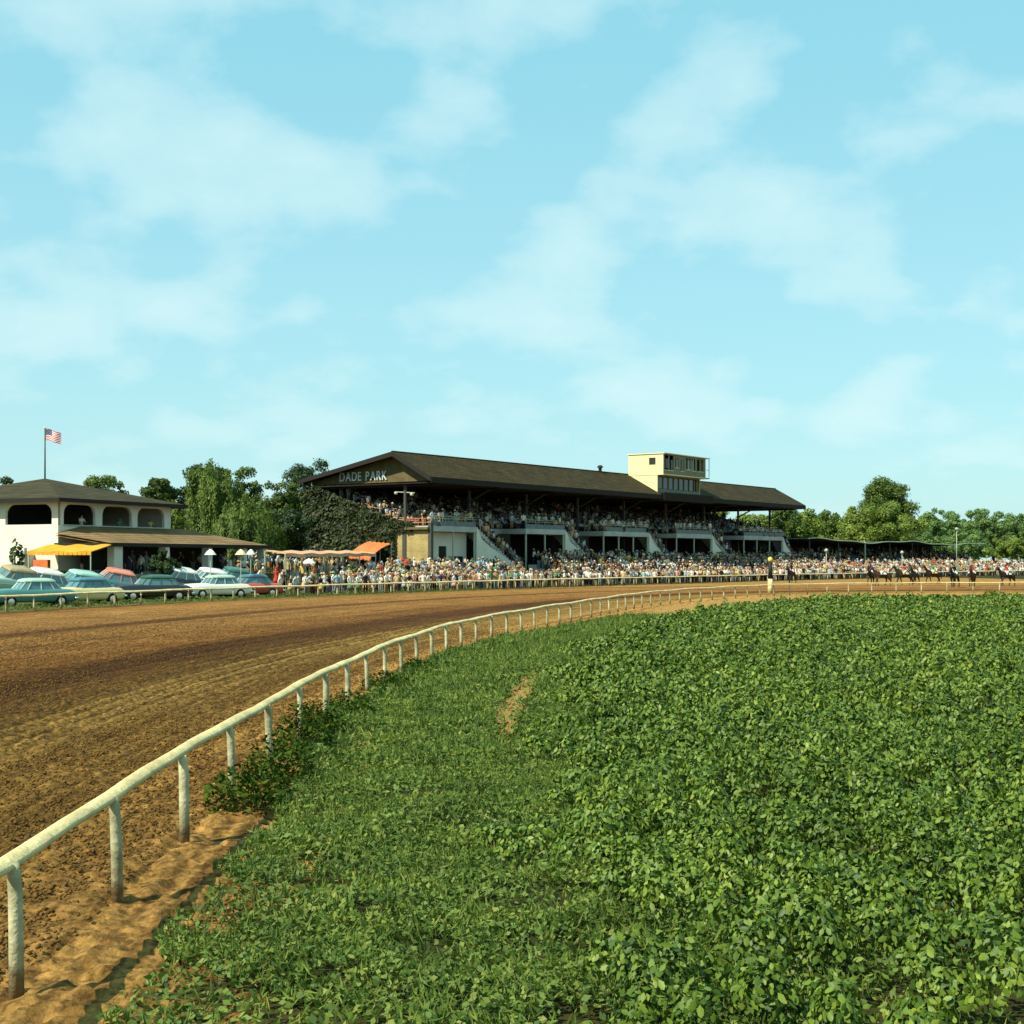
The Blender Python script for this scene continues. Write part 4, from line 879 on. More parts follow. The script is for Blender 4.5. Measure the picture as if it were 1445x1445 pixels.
FAR = [(965, 716, 70, 330, 'tree_light', 'tree seen under the booth end of the grandstand roof'), (1015, 712, 84, 345, 'tree_light', 'leafy tree seen between two roof columns of the grandstand'),
       (1064, 716, 80, 340, 'tree_light', 'leafy tree seen under the far end of the roof'), (1106, 702, 66, 335, 'tree_mid', 'tree rising just past the far roof tip'),
       (1140, 716, 64, 345, 'tree_light', 'round light tree right of the far roof tip'), (1172, 711, 58, 360, 'tree_mid', 'tree left of the tallest tree in the right wood'),
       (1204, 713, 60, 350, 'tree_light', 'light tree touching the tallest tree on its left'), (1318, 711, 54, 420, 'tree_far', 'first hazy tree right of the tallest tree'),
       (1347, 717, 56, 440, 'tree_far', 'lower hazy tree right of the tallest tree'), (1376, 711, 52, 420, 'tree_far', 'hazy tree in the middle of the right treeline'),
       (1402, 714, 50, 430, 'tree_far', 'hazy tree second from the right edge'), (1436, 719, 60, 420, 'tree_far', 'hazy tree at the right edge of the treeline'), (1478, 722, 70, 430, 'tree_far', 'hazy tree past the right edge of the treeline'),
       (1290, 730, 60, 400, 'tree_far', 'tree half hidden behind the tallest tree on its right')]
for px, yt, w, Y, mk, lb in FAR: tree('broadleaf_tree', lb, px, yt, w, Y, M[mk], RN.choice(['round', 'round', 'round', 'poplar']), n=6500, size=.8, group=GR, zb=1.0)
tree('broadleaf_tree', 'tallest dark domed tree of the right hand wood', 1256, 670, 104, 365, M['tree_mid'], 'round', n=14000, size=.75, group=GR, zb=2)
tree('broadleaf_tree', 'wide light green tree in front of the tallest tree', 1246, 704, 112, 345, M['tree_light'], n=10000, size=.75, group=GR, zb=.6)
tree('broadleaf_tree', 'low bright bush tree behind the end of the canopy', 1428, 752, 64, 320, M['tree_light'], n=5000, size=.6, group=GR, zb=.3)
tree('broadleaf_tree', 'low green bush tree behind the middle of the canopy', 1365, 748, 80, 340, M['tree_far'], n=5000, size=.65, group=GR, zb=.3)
def far_wood():
    V, Fc, o = [], [], 0
    for i in range(70):
        px = RN.uniform(900, 1560); Y = RN.uniform(450, 560); p = at(px, HY, Y); H = RN.uniform(12, 16.5)
        v, f = crown_leaves(H, 8., .5, 1500, .9, 'round', 30); v = v+np.array([p.x, Y, 1.7]); V.append(v); Fc.append(f+o); o += len(v)
    for i in range(40):
        px = RN.uniform(-160, 560); Y = RN.uniform(250, 330); p = at(px, HY, Y); H = RN.uniform(9, 13)
        v, f = crown_leaves(H, 6., .5, 1500, .65, 'round', 30); v = v+np.array([p.x, Y, 1.7]); V.append(v); Fc.append(f+o); o += len(v)
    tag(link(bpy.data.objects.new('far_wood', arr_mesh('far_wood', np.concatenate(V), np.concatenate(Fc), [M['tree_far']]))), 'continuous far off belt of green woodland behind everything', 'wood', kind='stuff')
far_wood()
def bush(name, label, px, Y, z0, H, R, mk, n=1500, size=.2, shape='round', group=None):
    p = at(px, HY, Y); r = thing(name, label, 'bush', (p.x, Y, z0), 0, group); v, f = crown_leaves(H, R, 0.02, n*2, size*.7, shape, 40)
    link(bpy.data.objects.new('foliage', arr_mesh('foliage', v, f, [mk])), r); MB().tube([(0, 0, -.2), (0, 0, H*.6)], [.1, .04], 6).build('stem', M['bark'], r); return r
bush('round_bush', 'clipped dark round bush in front of the clubhouse wing', 232, 106.3, 1.6, 2.15, 1.35, M['tree_dark'], 4000, .22)
bush('slim_shrub', 'slim pale upright shrub against the sunlit clubhouse wall', 21, 98, 1.4, 3.0, .45, M['tree_mid'], 900, .2, 'poplar')
bush('slim_shrub', 'second slim shrub nearer the clubhouse porch', 28, 98.3, 1.4, 2.8, .38, M['tree_mid'], 800, .2, 'poplar')
bush('low_bush', 'low dark bush at the foot of the clubhouse wall', 26, 97, 1.2, 1.4, 1.0, M['weed'], 1200, .2)
bush('low_bush', 'dark hedge bush behind the terrace fence left of the salmon roofed car', 98, 96, 1.1, 1.1, 1.0, M['weed'], 1200, .2)
bush('low_bush', 'dark hedge bush under the yellow awning by the terrace fence', 120, 97.5, 1.2, 1.0, .9, M['weed'], 1200, .2)
bush('low_bush', 'small green bush beneath the red awning', 497, 128, 1.1, 1.3, 1.0, M['tree_mid'], 1200, .2)
# tall weeds at the foot of the inside rail
def weeds():
    for (px, py, H, R, lb) in [(395, 1100, .62, .42, 'dark weed clump at the rail foot in the near foreground'), (428, 1062, .75, .40, 'tallest dark weed clump against the inside rail'), (452, 1040, .6, .4, 'dark weed clump beside the sixth rail post'),
                           (490, 1012, .5, .45, 'low dark weeds at the grass edge by the rail'), (545, 975, .45, .5, 'dark weeds where the rail starts to bend'), (590, 950, .4, .5, 'far dark weeds at the bend of the rail'), (350, 1135, .5, .45, 'ragged weeds nearest the camera at the rail foot')]:
        Y = F*HC/(py-HY); x = (px-CX)/F*Y; r = thing('weed_clump', lb, 'weeds', (x, Y, -.05)); n = 900; H *= 1.1; R *= 1.1
        a = rng.uniform(0, 2*PI, n); q = R*np.sqrt(rng.random(n)); z = H*rng.random(n)*(1-.5*(q/R)**2); c = np.stack([q*np.cos(a), q*np.sin(a)*1.4, z+.02], 1)
        v, f = leaf_quads(c, tilt_normals(n, 1.0), rng.uniform(.05, .13, n), .42); link(bpy.data.objects.new('foliage', arr_mesh('foliage', v, f, [M['weed']])), r)
        mb = MB()
        for k in range(10):
            a = RN.uniform(0, 6.3); b = R*RN.random(); mb.tube([(b*.4*math.cos(a), b*.5*math.sin(a), 0), (b*math.cos(a), b*1.3*math.sin(a), H*RN.uniform(.6, 1.05))], [.008, .004], 4)
        mb.build('stem', M['weed'], r)
weeds()

# ======================================================================= cars
def loft_x(mb, secs, mi=0):
    """secs: list of (x, [(y,z)...]) half profiles from the sill up to the centre; mirrored"""
    rings = []
    for x, pr in secs: rings.append([(x, y, z) for y, z in pr]+[(x, -y, z) for y, z in reversed(pr[:-1])])
    n = len(rings[0]); v = [p for r in rings for p in r]; f = []
    for i in range(len(rings)-1):
        for j in range(n-1): f.append((i*n+j, (i+1)*n+j, (i+1)*n+j+1, i*n+j+1))
        f.append((i*n+n-1, (i+1)*n+n-1, (i+1)*n, i*n))
    f += [tuple(range(n)), tuple((len(rings)-1)*n+j for j in reversed(range(n)))]; mb.add(v, f, mi)
WHEEL = None
def car_meshes():
    d = {}
    mb = MB()
    def sec(x, w, top, bot=.30, cr=.05): return (x, [(w*.88, bot), (w, bot+.16), (w*1.0, (top+bot)*.5+.08), (w*.94, top-.06), (w*.80, top), (w*.4, top+cr*.8), (0, top+cr)])
    loft_x(mb, [sec(-2.58, .80, .80, .44), sec(-2.54, .88, .90, .36), sec(-2.3, .93, 1.0), sec(-1.5, .95, 1.06), sec(-.6, .95, 1.05), (sec(.4, .95, 1.05)), sec(.95, .95, 1.07), sec(1.7, .94, 1.06), sec(2.25, .93, 1.02), sec(2.5, .90, .96, .36), sec(2.58, .84, .86, .42)])
    d['body'] = mb.mesh('body', M['p_teal'], True)
    mb = MB(); lo = [(-1.75, .70), (-1.2, .80), (.55, .80), (1.0, .70)]; hi = [(-1.22, .56), (-.9, .63), (.2, .63), (.5, .56)]
    v = [(x, y, 1.0) for x, y in lo]+[(x, -y, 1.0) for x, y in reversed(lo)]+[(x, y, 1.52) for x, y in hi]+[(x, -y, 1.52) for x, y in reversed(hi)]
    mb.add(v, [(i, (i+1) % 8, (i+1) % 8+8, i+8) for i in range(8)]+[tuple(range(8, 16))]); d['window'] = mb.mesh('window', M['car_glass'])
    mb = MB(); lv = []; o2 = [(-1.32, .58), (-.95, .70), (.25, .70), (.62, .58), (.62, -.58), (.25, -.70), (-.95, -.70), (-1.32, -.58)]
    for kx, ky, zz in ((1, 1, 1.47), (1.01, 1.01, 1.53), (.92, .92, 1.62), (.70, .70, 1.69), (.35, .35, 1.72)): lv += [((x+.3)*kx-.3, y*ky, zz) for x, y in o2]
    mb.add(lv, [(r*8+i, r*8+(i+1) % 8, r*8+(i+1) % 8+8, r*8+i+8) for r in range(4) for i in range(8)]+[tuple(range(32, 40)), tuple(range(7, -1, -1))])
    P = [((-1.75, .70), (-1.22, .56)), ((-1.2, .80), (-.9, .63)), ((-.35, .81), (-.35, .645)), ((.55, .80), (.2, .63)), ((1.0, .70), (.5, .56))]
    for (a, b), (c, e) in P:
        for s in (1, -1): mb.tube([(a, b*s, .98), (c, e*s, 1.53)], .035, 5)
    mb.tube([(1.02, 0, 1.0), (.52, 0, 1.53)], .025, 4); d['roof'] = mb.mesh('roof', M['p_white'])
    mb = MB(); mb.tube([(2.45, -.95, .50), (2.66, -.8, .50), (2.74, -.3, .50), (2.74, .3, .50), (2.66, .8, .50), (2.45, .95, .50)], .085, 8); d['front_bumper'] = mb.mesh('front_bumper', M['chrome'], True)
    mb = MB(); mb.tube([(-2.45, -.95, .52), (-2.68, -.8, .52), (-2.74, 0, .52), (-2.68, .8, .52), (-2.45, .95, .52)], .08, 8); d['rear_bumper'] = mb.mesh('rear_bumper', M['chrome'], True)
    mb = MB(); mb.box(2.55, -.5, .58, 2.63, .5, .74); 
    for y in np.linspace(-.45, .45, 9): mb.box(2.6, y-.015, .57, 2.65, y+.015, .75)
    d['grille'] = mb.mesh('grille', M['chrome'])
    mb = MB(); mb.tube([(2.4, 0, 0), (2.60, 0, 0)], [.12, .11], 12); mb.dome((2.6, 0, 0), .05, .1, .1, 10, 5); d['headlight'] = mb.mesh('headlight', M['chrome'], True)
    mb = MB(); mb.tube([(-2.5, 0, 0), (-2.60, 0, 0)], [.08, .07], 10); d['taillight'] = mb.mesh('taillight', M['flag_red'], True)
    mb = MB(); mb.tube([(0, -.11, 0), (0, -.09, 0), (0, .09, 0), (0, .11, 0)], [.28, .35, .35, .28], 18); d['tyre'] = mb.mesh('tyre', M['tyre'])
    mb = MB(); mb.tube([(0, .10, 0), (0, .125, 0), (0, .14, 0)], [.21, .20, .06], 14); d['rim'] = mb.mesh('rim', M['chrome'])
    mb = MB(); mb.tube([(-2.3, .965, .74), (2.3, .965, .72)], .02, 4); mb.tube([(-2.3, -.965, .74), (2.3, -.965, .72)], .02, 4); d['side_trim'] = mb.mesh('side_trim', M['chrome'])
    return d
CM = car_meshes()
def car(label, px, d, ang, body, roof, scale=1.):
    l = OC.find(px, d); x, y = OC.pt(l, d); x, y = float(x), float(y); z = float(bank_z(d))-.02
    r = thing('parked_car', label, 'car', (x, y, z), math.radians(ang), 'cars parked behind the outside rail')
    e = .8; dz = float(bank_z(d+e)-bank_z(d-e))/(2*e); h = OC.head(l)+PI/2; fx, fy = math.cos(math.radians(ang)), math.sin(math.radians(ang)); nx, ny = math.cos(h), math.sin(h)
    r.rotation_euler = (math.atan(dz*(-fy*nx+fx*ny)), -math.atan(dz*(fx*nx+fy*ny)), math.radians(ang)); r.scale = (scale, scale, scale*1.04)
    def part(nm, m=None, loc=(0, 0, 0), par=r, rz=0):
        o = link(bpy.data.objects.new(nm, CM[nm] if nm in CM else CM['tyre']), par); o.location = loc; o.rotation_euler = (0, 0, rz)
        if m: o.material_slots[0].link = 'OBJECT'; o.material_slots[0].material = m
        return o
    part('body', M['p_'+body]); part('window'); part('roof', M['p_'+roof]); part('front_bumper'); part('rear_bumper'); part('grille'); part('side_trim')
    for s in (-1, 1):
        part('headlight', None, (0, s*.70, .76)); part('taillight', None, (0, s*.74, .72))
        for wx in (-1.55, 1.6):
            w = link(bpy.data.objects.new('wheel', CM['tyre']), r); w.location = (wx, s*.87, .35)
            if s < 0: w.rotation_euler = (0, 0, PI)
            part('rim', None, (0, 0, 0), w)
    return r
car('white roofed teal sedan nearest the left edge behind the rail', 44, 3.6, 222, 'teal', 'pale green')
car('yellow nosed car behind the rail with its bumper in the grass', 118, 3.4, 228, 'yellow', 'blue green')
car('black sedan with dark green roof and split windscreen', 214, 3.8, 215, 'black', 'dark green', 1.05)
car('pale green white car with rounded fender behind the rail', 305, 3.6, 220, 'white', 'pale green')
car('red car with blue green roof last in the front row', 352, 3.8, 212, 'red', 'blue green')
car('second row teal car with white roof at the left', 52, 7.6, 222, 'teal', 'white')
car('tan roofed car at the very left edge behind the others', 14, 8.2, 230, 'pale green', 'tan')
car('salmon roofed car in the second row under the awning', 158, 7.4, 205, 'blue green', 'salmon')
car('dark green mint roofed car left of the salmon roof', 106, 7.0, 222, 'dark green', 'mint')
car('white topped black car behind the black sedan', 248, 7.6, 218, 'black', 'white')
car('small pale car in the second row before the terrace fence', 290, 7.2, 218, 'white', 'white')
car('blue green car behind the red car', 325, 7.4, 216, 'blue green', 'dark green')

# ======================================================================= terrace fence, awnings, parasols, lamps
def low_fence(label, pxs, d, z):
    pts = [OC.pt(OC.find(p, d), d) for p in np.linspace(pxs[0], pxs[1], 12)]; x0, y0 = pts[0]; r = thing('terrace_fence', label, 'fence', (x0, y0, z))
    for h in (.45, .85): MB().tube([(p[0]-x0, p[1]-y0, h) for p in pts], .04, 6).build('bar', M['steel'], r)
    for p in pts: MB().tube([(p[0]-x0, p[1]-y0, -.3), (p[0]-x0, p[1]-y0, .9)], .05, 6).build('post', M['steel'], r)
low_fence('dark low fence below the yellow awning behind the cars', (48, 170), 10.2, 1.25)
low_fence('dark low fence along the terrace behind the white and red cars', (272, 392), 10.2, 1.25)
def awning(name, label, px0, px1, Y0, Y1, yt, m, drop, depth, posts, arch=0., w=None):
    a = at(px0, yt[0], Y0); b = at(px1, yt[1], Y1); r = thing(name, label, 'awning', (a.x, a.y, gz(a.x, a.y))); d = (b-a); u = Vector((d.x, d.y, 0)).normalized(); w = w or Vector((u.y, -u.x, 0)); n = 24; mb = MB(); o = r.location
    def P(i, k, dz): 
        p = a+d*(i/n)-o; q = k*depth; return p+w*q+Vector((0, 0, -drop*k+dz+.05*math.sin(i*1.3)+arch*math.sin(PI*k)))
    for i in range(n):
        for j in range(4):
            k0, k1 = j/4, (j+1)/4
            mb.hexa([P(i, k0, -.05), P(i+1, k0, -.05), P(i+1, k1, -.05), P(i, k1, -.05), P(i, k0, 0), P(i+1, k0, 0), P(i+1, k1, 0), P(i, k1, 0)])
        mb.hexa([P(i, 1.004, -.3), P(i+1, 1.004, -.3), P(i+1, 1.012, -.3), P(i, 1.012, -.3), P(i, 1.004, -.02), P(i+1, 1.004, -.02), P(i+1, 1.012, -.02), P(i, 1.012, -.02)])
    mb.build('canvas', m, r)
    for i in np.linspace(0, n, posts):
        for k in (0, .98):
            p = P(i, k, -.04); MB().tube([(p.x, p.y, -.3), p], .05, 6).build('pole', M['pale_steel'], r)
    return r
awning('pink_awning', 'long low faded pink awning stretched over the lawn crowd', 374, 505, 118, 137, (777, 777), M['awn_pink'], .25, 1.9, 6)
awning('red_awning', 'steep red orange awning beside the yellow brick wall', 521, 552, 154, 150, (764, 767), M['awn_red'], 1.5, 3.4, 3, .22, -GU)
def parasol(label, px, Y, yt, m, R=.95):
    p = at(px, yt, Y); z = gz(p.x, Y); r = thing('parasol', label, 'parasol', (p.x, Y, z), 0, 'parasols on the terrace'); H = p.z-z; mb = MB(); mb.tube([(0, 0, H-.42), (0, 0, H-.15), (0, 0, H)], [R, R*.55, .04], 10); mb.build('canopy', m, r)
    MB().tube([(0, 0, -.2), (0, 0, H)], .03, 6).build('pole', M['pale_steel'], r)
parasol('white parasol at the left of the terrace crowd', 297, 105, 775, M['canvas_white'], .45)
parasol('pale yellow parasol in the middle of the terrace crowd', 340, 108, 775, M['booth'], .45)
parasol('white parasol right of the yellow one on the terrace', 354, 112, 775, M['canvas_white'], .38)
parasol('small white parasol in front of the pink awning', 436, 120, 788, M['canvas_white'], .6)
def lamp(label, px, Y, yt, yb):
    p = at(px, yt, Y); z = gz(p.x, Y); r = thing('lamp_post', label, 'lamp post', (p.x, Y, z), 0, 'lamp posts behind the crowd'); H = p.z-z
    MB().tube([(0, 0, -.2), (0, 0, H-.2)], [.08, .05], 8).build('pole', M['pale_steel'], r, True); MB().tube([(0, 0, H-.35), (0, 0, H-.1), (0, 0, H+.1)], [.30, .28, .08], 10).build('shade', M['wall_grey'], r, True); MB().dome((0, 0, H-.36), .22, .22, .18, 10, 5).build('globe', M['canvas_white'], r, True)
lamp('pale lamp post before the dark left half of the canopy', 1166, 212, 775, 0)
lamp('pale lamp post before the middle of the canopy', 1273, 236, 778, 0)
lamp('taller lamp post standing up against the far trees', 1350, 262, 745, 0)

# ======================================================================= people
RCX, RCY = 12, 90     # everyone watches the track
def zone(px, d):
    if d < 2.6: w = 'at the rail '
    elif d < 6: w = 'behind the rail '
    else: w = 'back on the apron '
    for lim, nm in ((400, 'beside the red car'), (440, 'left of the red awning'), (500, 'near the red awning'), (555, 'before the red awning'), (608, 'below the yellow brick wall'), (680, 'below the doorway bay'), (745, 'below the first stair'),
                    (800, 'below the second bay'), (855, 'below the second stair'), (920, 'below the third bay'), (1000, 'below the booth')):
        if px < lim: return w+nm
    return w+'past the booth'
def crowd_apron():
    l = OC.find(405, 1); l1 = OC.find(1500, 2); 
    while l < l1:
        px = pxof(*OC.pt(l, 1)); p8 = pxof(*OC.pt(l, 8)); dmax = (5.6 if px < 1130 else 11) if p8 > 735 else 11.2 if px > 560 else 15
        dens = .30 if px < 450 else (.55 if px < 540 else .93)
        d = 1.0+RN.random()*.5
        while d < dmax:
            if RN.random() < dens*(1 if d < 8.5 else .85):
                x, y = OC.pt(l+RN.uniform(-.3, .3), d); x, y = float(x), float(y)
                if 515 < pxof(x, y) < 560 and d > 11: d += 1; continue
                pose = RN.choice([0, 1, 1, 2, 3, 4, 5, 0, 0]); put_person(x, y, float(bank_z(d)), face_to(x, y, RCX+RN.uniform(-25, 25), RCY)+RN.uniform(-.5, .5), pose, zone(pxof(x, y), d), 'spectators on the apron')
            d += RN.uniform(.85, 1.25)
        l += .82
crowd_apron()
for i in range(34):      # on the clubhouse terrace
    px = RN.uniform(262, 378); 
    if RN.random() < .2: px = RN.uniform(176, 208)
    Y = RN.uniform(101, 113); p = at(px, HY, Y); d = OC.dist(p.x, Y)[0]
    if d > 10.5: put_person(p.x, Y, float(bank_z(d)), face_to(p.x, Y, -10, 80)+RN.uniform(-.8, .8), RN.choice([0, 1, 3, 4, 5]), 'on the clubhouse terrace '+('by the corner pillar' if px < 215 else 'beside the parasols' if px < 290 else 'under the parasols' if px < 350 else 'by the pink awning'), 'spectators on the terrace')
for i in range(40):      # beneath the pink awning
    px = RN.uniform(380, 505); Y = 112+(px-374)/131*20+RN.uniform(-3, 3); p = at(px, HY, Y); d = OC.dist(p.x, Y)[0]
    if d > 8: put_person(p.x, Y, float(bank_z(d)), face_to(p.x, Y, 0, 85)+RN.uniform(-.8, .8), RN.choice([0, 1, 3, 4, 5]), 'under the pink awning '+('left end' if px < 420 else 'middle' if px < 465 else 'right end'), 'spectators under the awning')
for s, t, lb in ((3.6, .9, 'leaning in the first arched window'), (8.0, .8, 'in the second arched window'), (9.8, .8, 'at left of the third arched window'), (12.2, 1.0, 'at right of the third arched window')):
    p = cw(s, t, 3.1); put_person(p.x, p.y, p.z, face_to(p.x, p.y, 0, 80), 1, lb+', clubhouse', 'spectators in the clubhouse')
for (px, l_, lb) in ((0, 0, ''),): pass
STUFF = []
def stuff_person(x, y, z, rot, pose, seat=False): STUFF.append((x, y, z, rot, pose, seat))
# terrace front, stairs and seats of the grandstand
for s in np.arange(.8, LEN-1, .62):
    instair = any(a+.2 < s < b for a, b in STA)
    for t in (-3.1, -2.2, -1.2):
        if instair and t < -.9: continue
        if RN.random() < .72: p = gw(s+RN.uniform(-.2, .2), t+RN.uniform(-.2, .2), ZFL); stuff_person(p.x, p.y, p.z, GA+RN.uniform(-.6, .6), RN.choice([0, 1, 2, 3, 6, 6]), True)
    for i in range(NT):
        if RN.random() < (.95 if i < 5 else .5 if i < 8 else .12): p = gw(s+RN.uniform(-.15, .15), i*TRD+.55, ZFL+i*RIS-.05); stuff_person(p.x, p.y, p.z, GA+RN.uniform(-.4, .4), 6 if RN.random() < .85 else 0, i < 6)
for t in np.arange(1.5, 13, 1.1):      # a thin line along the open end above the ivy
    p = gw(.9+RN.random()*.4, t, ZFL+t/TRD*RIS); put_person(p.x, p.y, p.z, GA+RN.uniform(-1, .3), RN.choice([0, 1, 3]), 'at the open end of the stand above the ivy', 'spectators above the ivy', top=RN.choice(['white', 'pale blue', 'cream', 'white']))
for a, b in STA:
    for i in range(120):
        q = RN.random()**.75; s = a+.6+(b-a-.6)*q; p = gw(s, RN.uniform(-3.2, -1.6), ZFL-(ZFL-1.35)*math.ceil(q*20)/20); stuff_person(p.x, p.y, p.z, GA+RN.uniform(-.6, .6), RN.choice([0, 1, 3, 4]))
for s in np.arange(18.6, LEN+1, .60):
    for i in range(5):
        for t in (-.25, .3):
            if RN.random() < .62: p = gw(s+RN.uniform(-.3, .3), -8.65+i*1.1+t+RN.uniform(-.15, .15), .5+i*.46); stuff_person(p.x, p.y, p.z, GA+RN.uniform(-.8, .8), RN.choice([0, 0, 1, 2, 3, 4, 5]))
for i in range(420):
    s = RN.uniform(97, 194); k = RN.randrange(5); p = gw(s, -1.2+k*1.7, 2.6+k*.35); stuff_person(p.x, p.y, p.z, GA+RN.uniform(-.5, .5), RN.choice([0, 6, 6]))
PEOPLE.sort(key=lambda a: a[0])
vis = [p for p in PEOPLE if -20 < pxof(p[1], p[2]) < 1465]
IND, REST = vis[:300], vis[300:]
def build_people():
    for _, x, y, z, rot, pose, t, b, hat, sk, where, group in IND:
        if group == 'spectators in the clubhouse': hat = False
        lb = '%s top, %s %s%s, %s' % (t, b, 'skirt' if sk else 'trousers', ', hat' if hat else '', where)
        o = link(bpy.data.objects.new('person', PM[pose])); o.location = (x, y, z); o.rotation_euler = (0, 0, rot); k = RN.uniform(.93, 1.07)*(.95 if sk else 1); o.scale = (k, k, k); tag(o, lb, 'person', group)
        for i, m in ((1, M['c_'+t]), (2, M['skin'] if sk else M['c_'+b])): o.material_slots[i].link = 'OBJECT'; o.material_slots[i].material = m
        if hat: link(bpy.data.objects.new('hat', HATM), o)
        if sk:
            s = link(bpy.data.objects.new('skirt', SKIRTM), o); s.material_slots[0].link = 'OBJECT'; s.material_slots[0].material = M['c_'+b]
    # everyone farther away: one mass
    pal = ['skin', 'hair', 'straw']+['c_'+k for k in CLOTH]; ix = {k: i for i, k in enumerate(pal)}; mats = [M[k] for k in pal]
    tmpl = []
    for me in PLOW:
        v = np.array([q.co for q in me.vertices]); f = [list(p.vertices) for p in me.polygons]; mi = np.array([p.material_index for p in me.polygons])
        f = np.array([q if len(q) == 4 else q+[q[-1]]*(4-len(q)) for q in f if len(q) <= 4]); tmpl.append((v, f, mi))
    hv = np.array([q.co for q in HATM.vertices]); hf = np.array([list(p.vertices) for p in HATM.polygons if len(p.vertices) == 4])
    V, Fq, Mi, o = [], [], [], 0
    items = [(p[1], p[2], p[3], p[4], p[5], False) for p in REST]+STUFF
    for x, y, z, rot, pose, seat in items:
        v, f, mi = tmpl[pose]; c, s = math.cos(rot), math.sin(rot); k = RN.uniform(.92, 1.08)
        t = ix['c_'+RN.choice(TOPS if not seat else ['white']*20+['pale blue']*8+TOPS)]; b = ix['c_'+RN.choice(BOTS)]; lut = np.array([ix['skin'], t, b, ix['hair'] if RN.random() < .7 else ix['c_brown']])
        def put(vv, ff, mm):
            nonlocal o
            w = vv*k; V.append(np.stack([w[:, 0]*c-w[:, 1]*s+x, w[:, 0]*s+w[:, 1]*c+y, w[:, 2]+z], 1)); Fq.append(ff+o); Mi.append(mm); o += len(vv)
        put(v, f, lut[mi])
        if RN.random() < .26:
            h = hv.copy(); 
            if pose == 6: h[:, 2] -= .43
            put(h, hf, np.full(len(hf), ix[RN.choice(['straw', 'c_white', 'c_cream', 'c_tan'])]))
    Fq = np.concatenate(Fq); Mi = np.concatenate(Mi); tri = Fq[:, 2] == Fq[:, 3]; Vv = np.concatenate(V)
    Fq, Mi = Fq[~tri], Mi[~tri]
    tag(link(bpy.data.objects.new('crowd', arr_mesh('crowd', Vv, Fq, mats, Mi))), 'dense crowd of spectators filling the grandstand seats, stairs and far apron', 'crowd', kind='stuff')
build_people()

# ======================================================================= horses and riders
def horse_mesh(v):
    V = []; E = []
    def a(x, y, z, r, r2=None): V.append((x, y, z, r, r2 or r)); return len(V)-1
    up = .12*v
    bd = a(0, 0, 1.13, .29, .31); cs = a(0, -.55, 1.17, .25, .30); cr = a(0, .58, 1.20, .27, .28); n1 = a(0, -.84, 1.42+up*.5, .15, .21); n2 = a(0, -1.06, 1.70+up, .10, .14); po = a(0, -1.2, 1.86+up, .085, .10)
    hm = a(0, -1.40, 1.68+up, .085, .10); mz = a(0, -1.56, 1.47+up, .06, .065); tr = a(0, .86, 1.20, .08); t1 = a(0, 1.0, .92, .08); t2 = a(0, 1.04, .52, .04)
    E += [(bd, cs, 0), (bd, cr, 0), (cs, n1, 0), (n1, n2, 0), (n2, po, 0), (po, hm, 0), (hm, mz, 0), (cr, tr, 1), (tr, t1, 1), (t1, t2, 1)]
    for s in (-1, 1):
        er = a(s*.06, -1.17, 2.0+up, .025); E.append((po, er, 0))
        st = .16*s*(1 if v else -1)
        sh = a(s*.14, -.58, .90, .12); kn = a(s*.14, -.62+st, .52, .058); fe = a(s*.14, -.60+st*1.5, .14, .042); ho = a(s*.14, -.66+st*1.5, .04, .055)
        E += [(cs, sh, 0), (sh, kn, 0), (kn, fe, 1), (fe, ho, 1)]
        sf = a(s*.15, .48, .92, .16); hk = a(s*.15, .76-st, .54, .065); f2 = a(s*.15, .66-st*1.4, .15, .045); h2 = a(s*.15, .60-st*1.4, .04, .055)
        E += [(cr, sf, 0), (sf, hk, 0), (hk, f2, 1), (f2, h2, 1)]
    return skin_mesh('horse', V, E, [M['horse_bay'], M['black']], 1)
HM = [horse_mesh(0), horse_mesh(1)]
def rider_mesh():
    V = []; E = []
    def a(x, y, z, r, r2=None): V.append((x, y, z, r, r2 or r)); return len(V)-1
    pe = a(0, .12, 0, .14, .11); wa = a(0, .04, .16, .13, .10); ch = a(0, -.10, .36, .16, .11); nk = a(0, -.16, .50, .058); h1 = a(0, -.20, .59, .08, .09); h2 = a(0, -.19, .70, .085, .09)
    E += [(pe, wa, 1), (wa, ch, 1), (ch, nk, 1), (nk, h1, 0), (h1, h2, 3)]
    for s in (-1, 1):
        sh = a(s*.17, -.10, .42, .06); el = a(s*.24, -.22, .2, .045); wr = a(s*.12, -.45, .16, .034); ha = a(s*.08, -.53, .17, .036)
        hp = a(s*.12, .08, -.04, .09); kn = a(s*.36, -.24, -.18, .068); an = a(s*.36, -.02, -.55, .045); to = a(s*.37, -.17, -.60, .04)
        E += [(ch, sh, 1), (sh, el, 1), (el, wr, 1), (wr, ha, 0), (pe, hp, 2), (hp, kn, 2), (kn, an, 3), (an, to, 3)]
    return skin_mesh('rider', V, E, [M['skin'], M['c_white'], M['c_white'], M['black']], 1)
RM = rider_mesh()
def saddle():
    mb = MB(); P = []; 
    for j in range(4):
        y = -.35+j*.22
        P.append([(.34*math.sin(t), y, 1.13+.345*math.cos(t)) for t in np.linspace(-1.45, 1.45, 9)])
    for j in range(3):
        for i in range(8): mb.add([P[j][i], P[j][i+1], P[j+1][i+1], P[j+1][i]], [(0, 1, 2, 3)])
    return mb.mesh('saddle_cloth', M['c_white'])
SM = saddle()
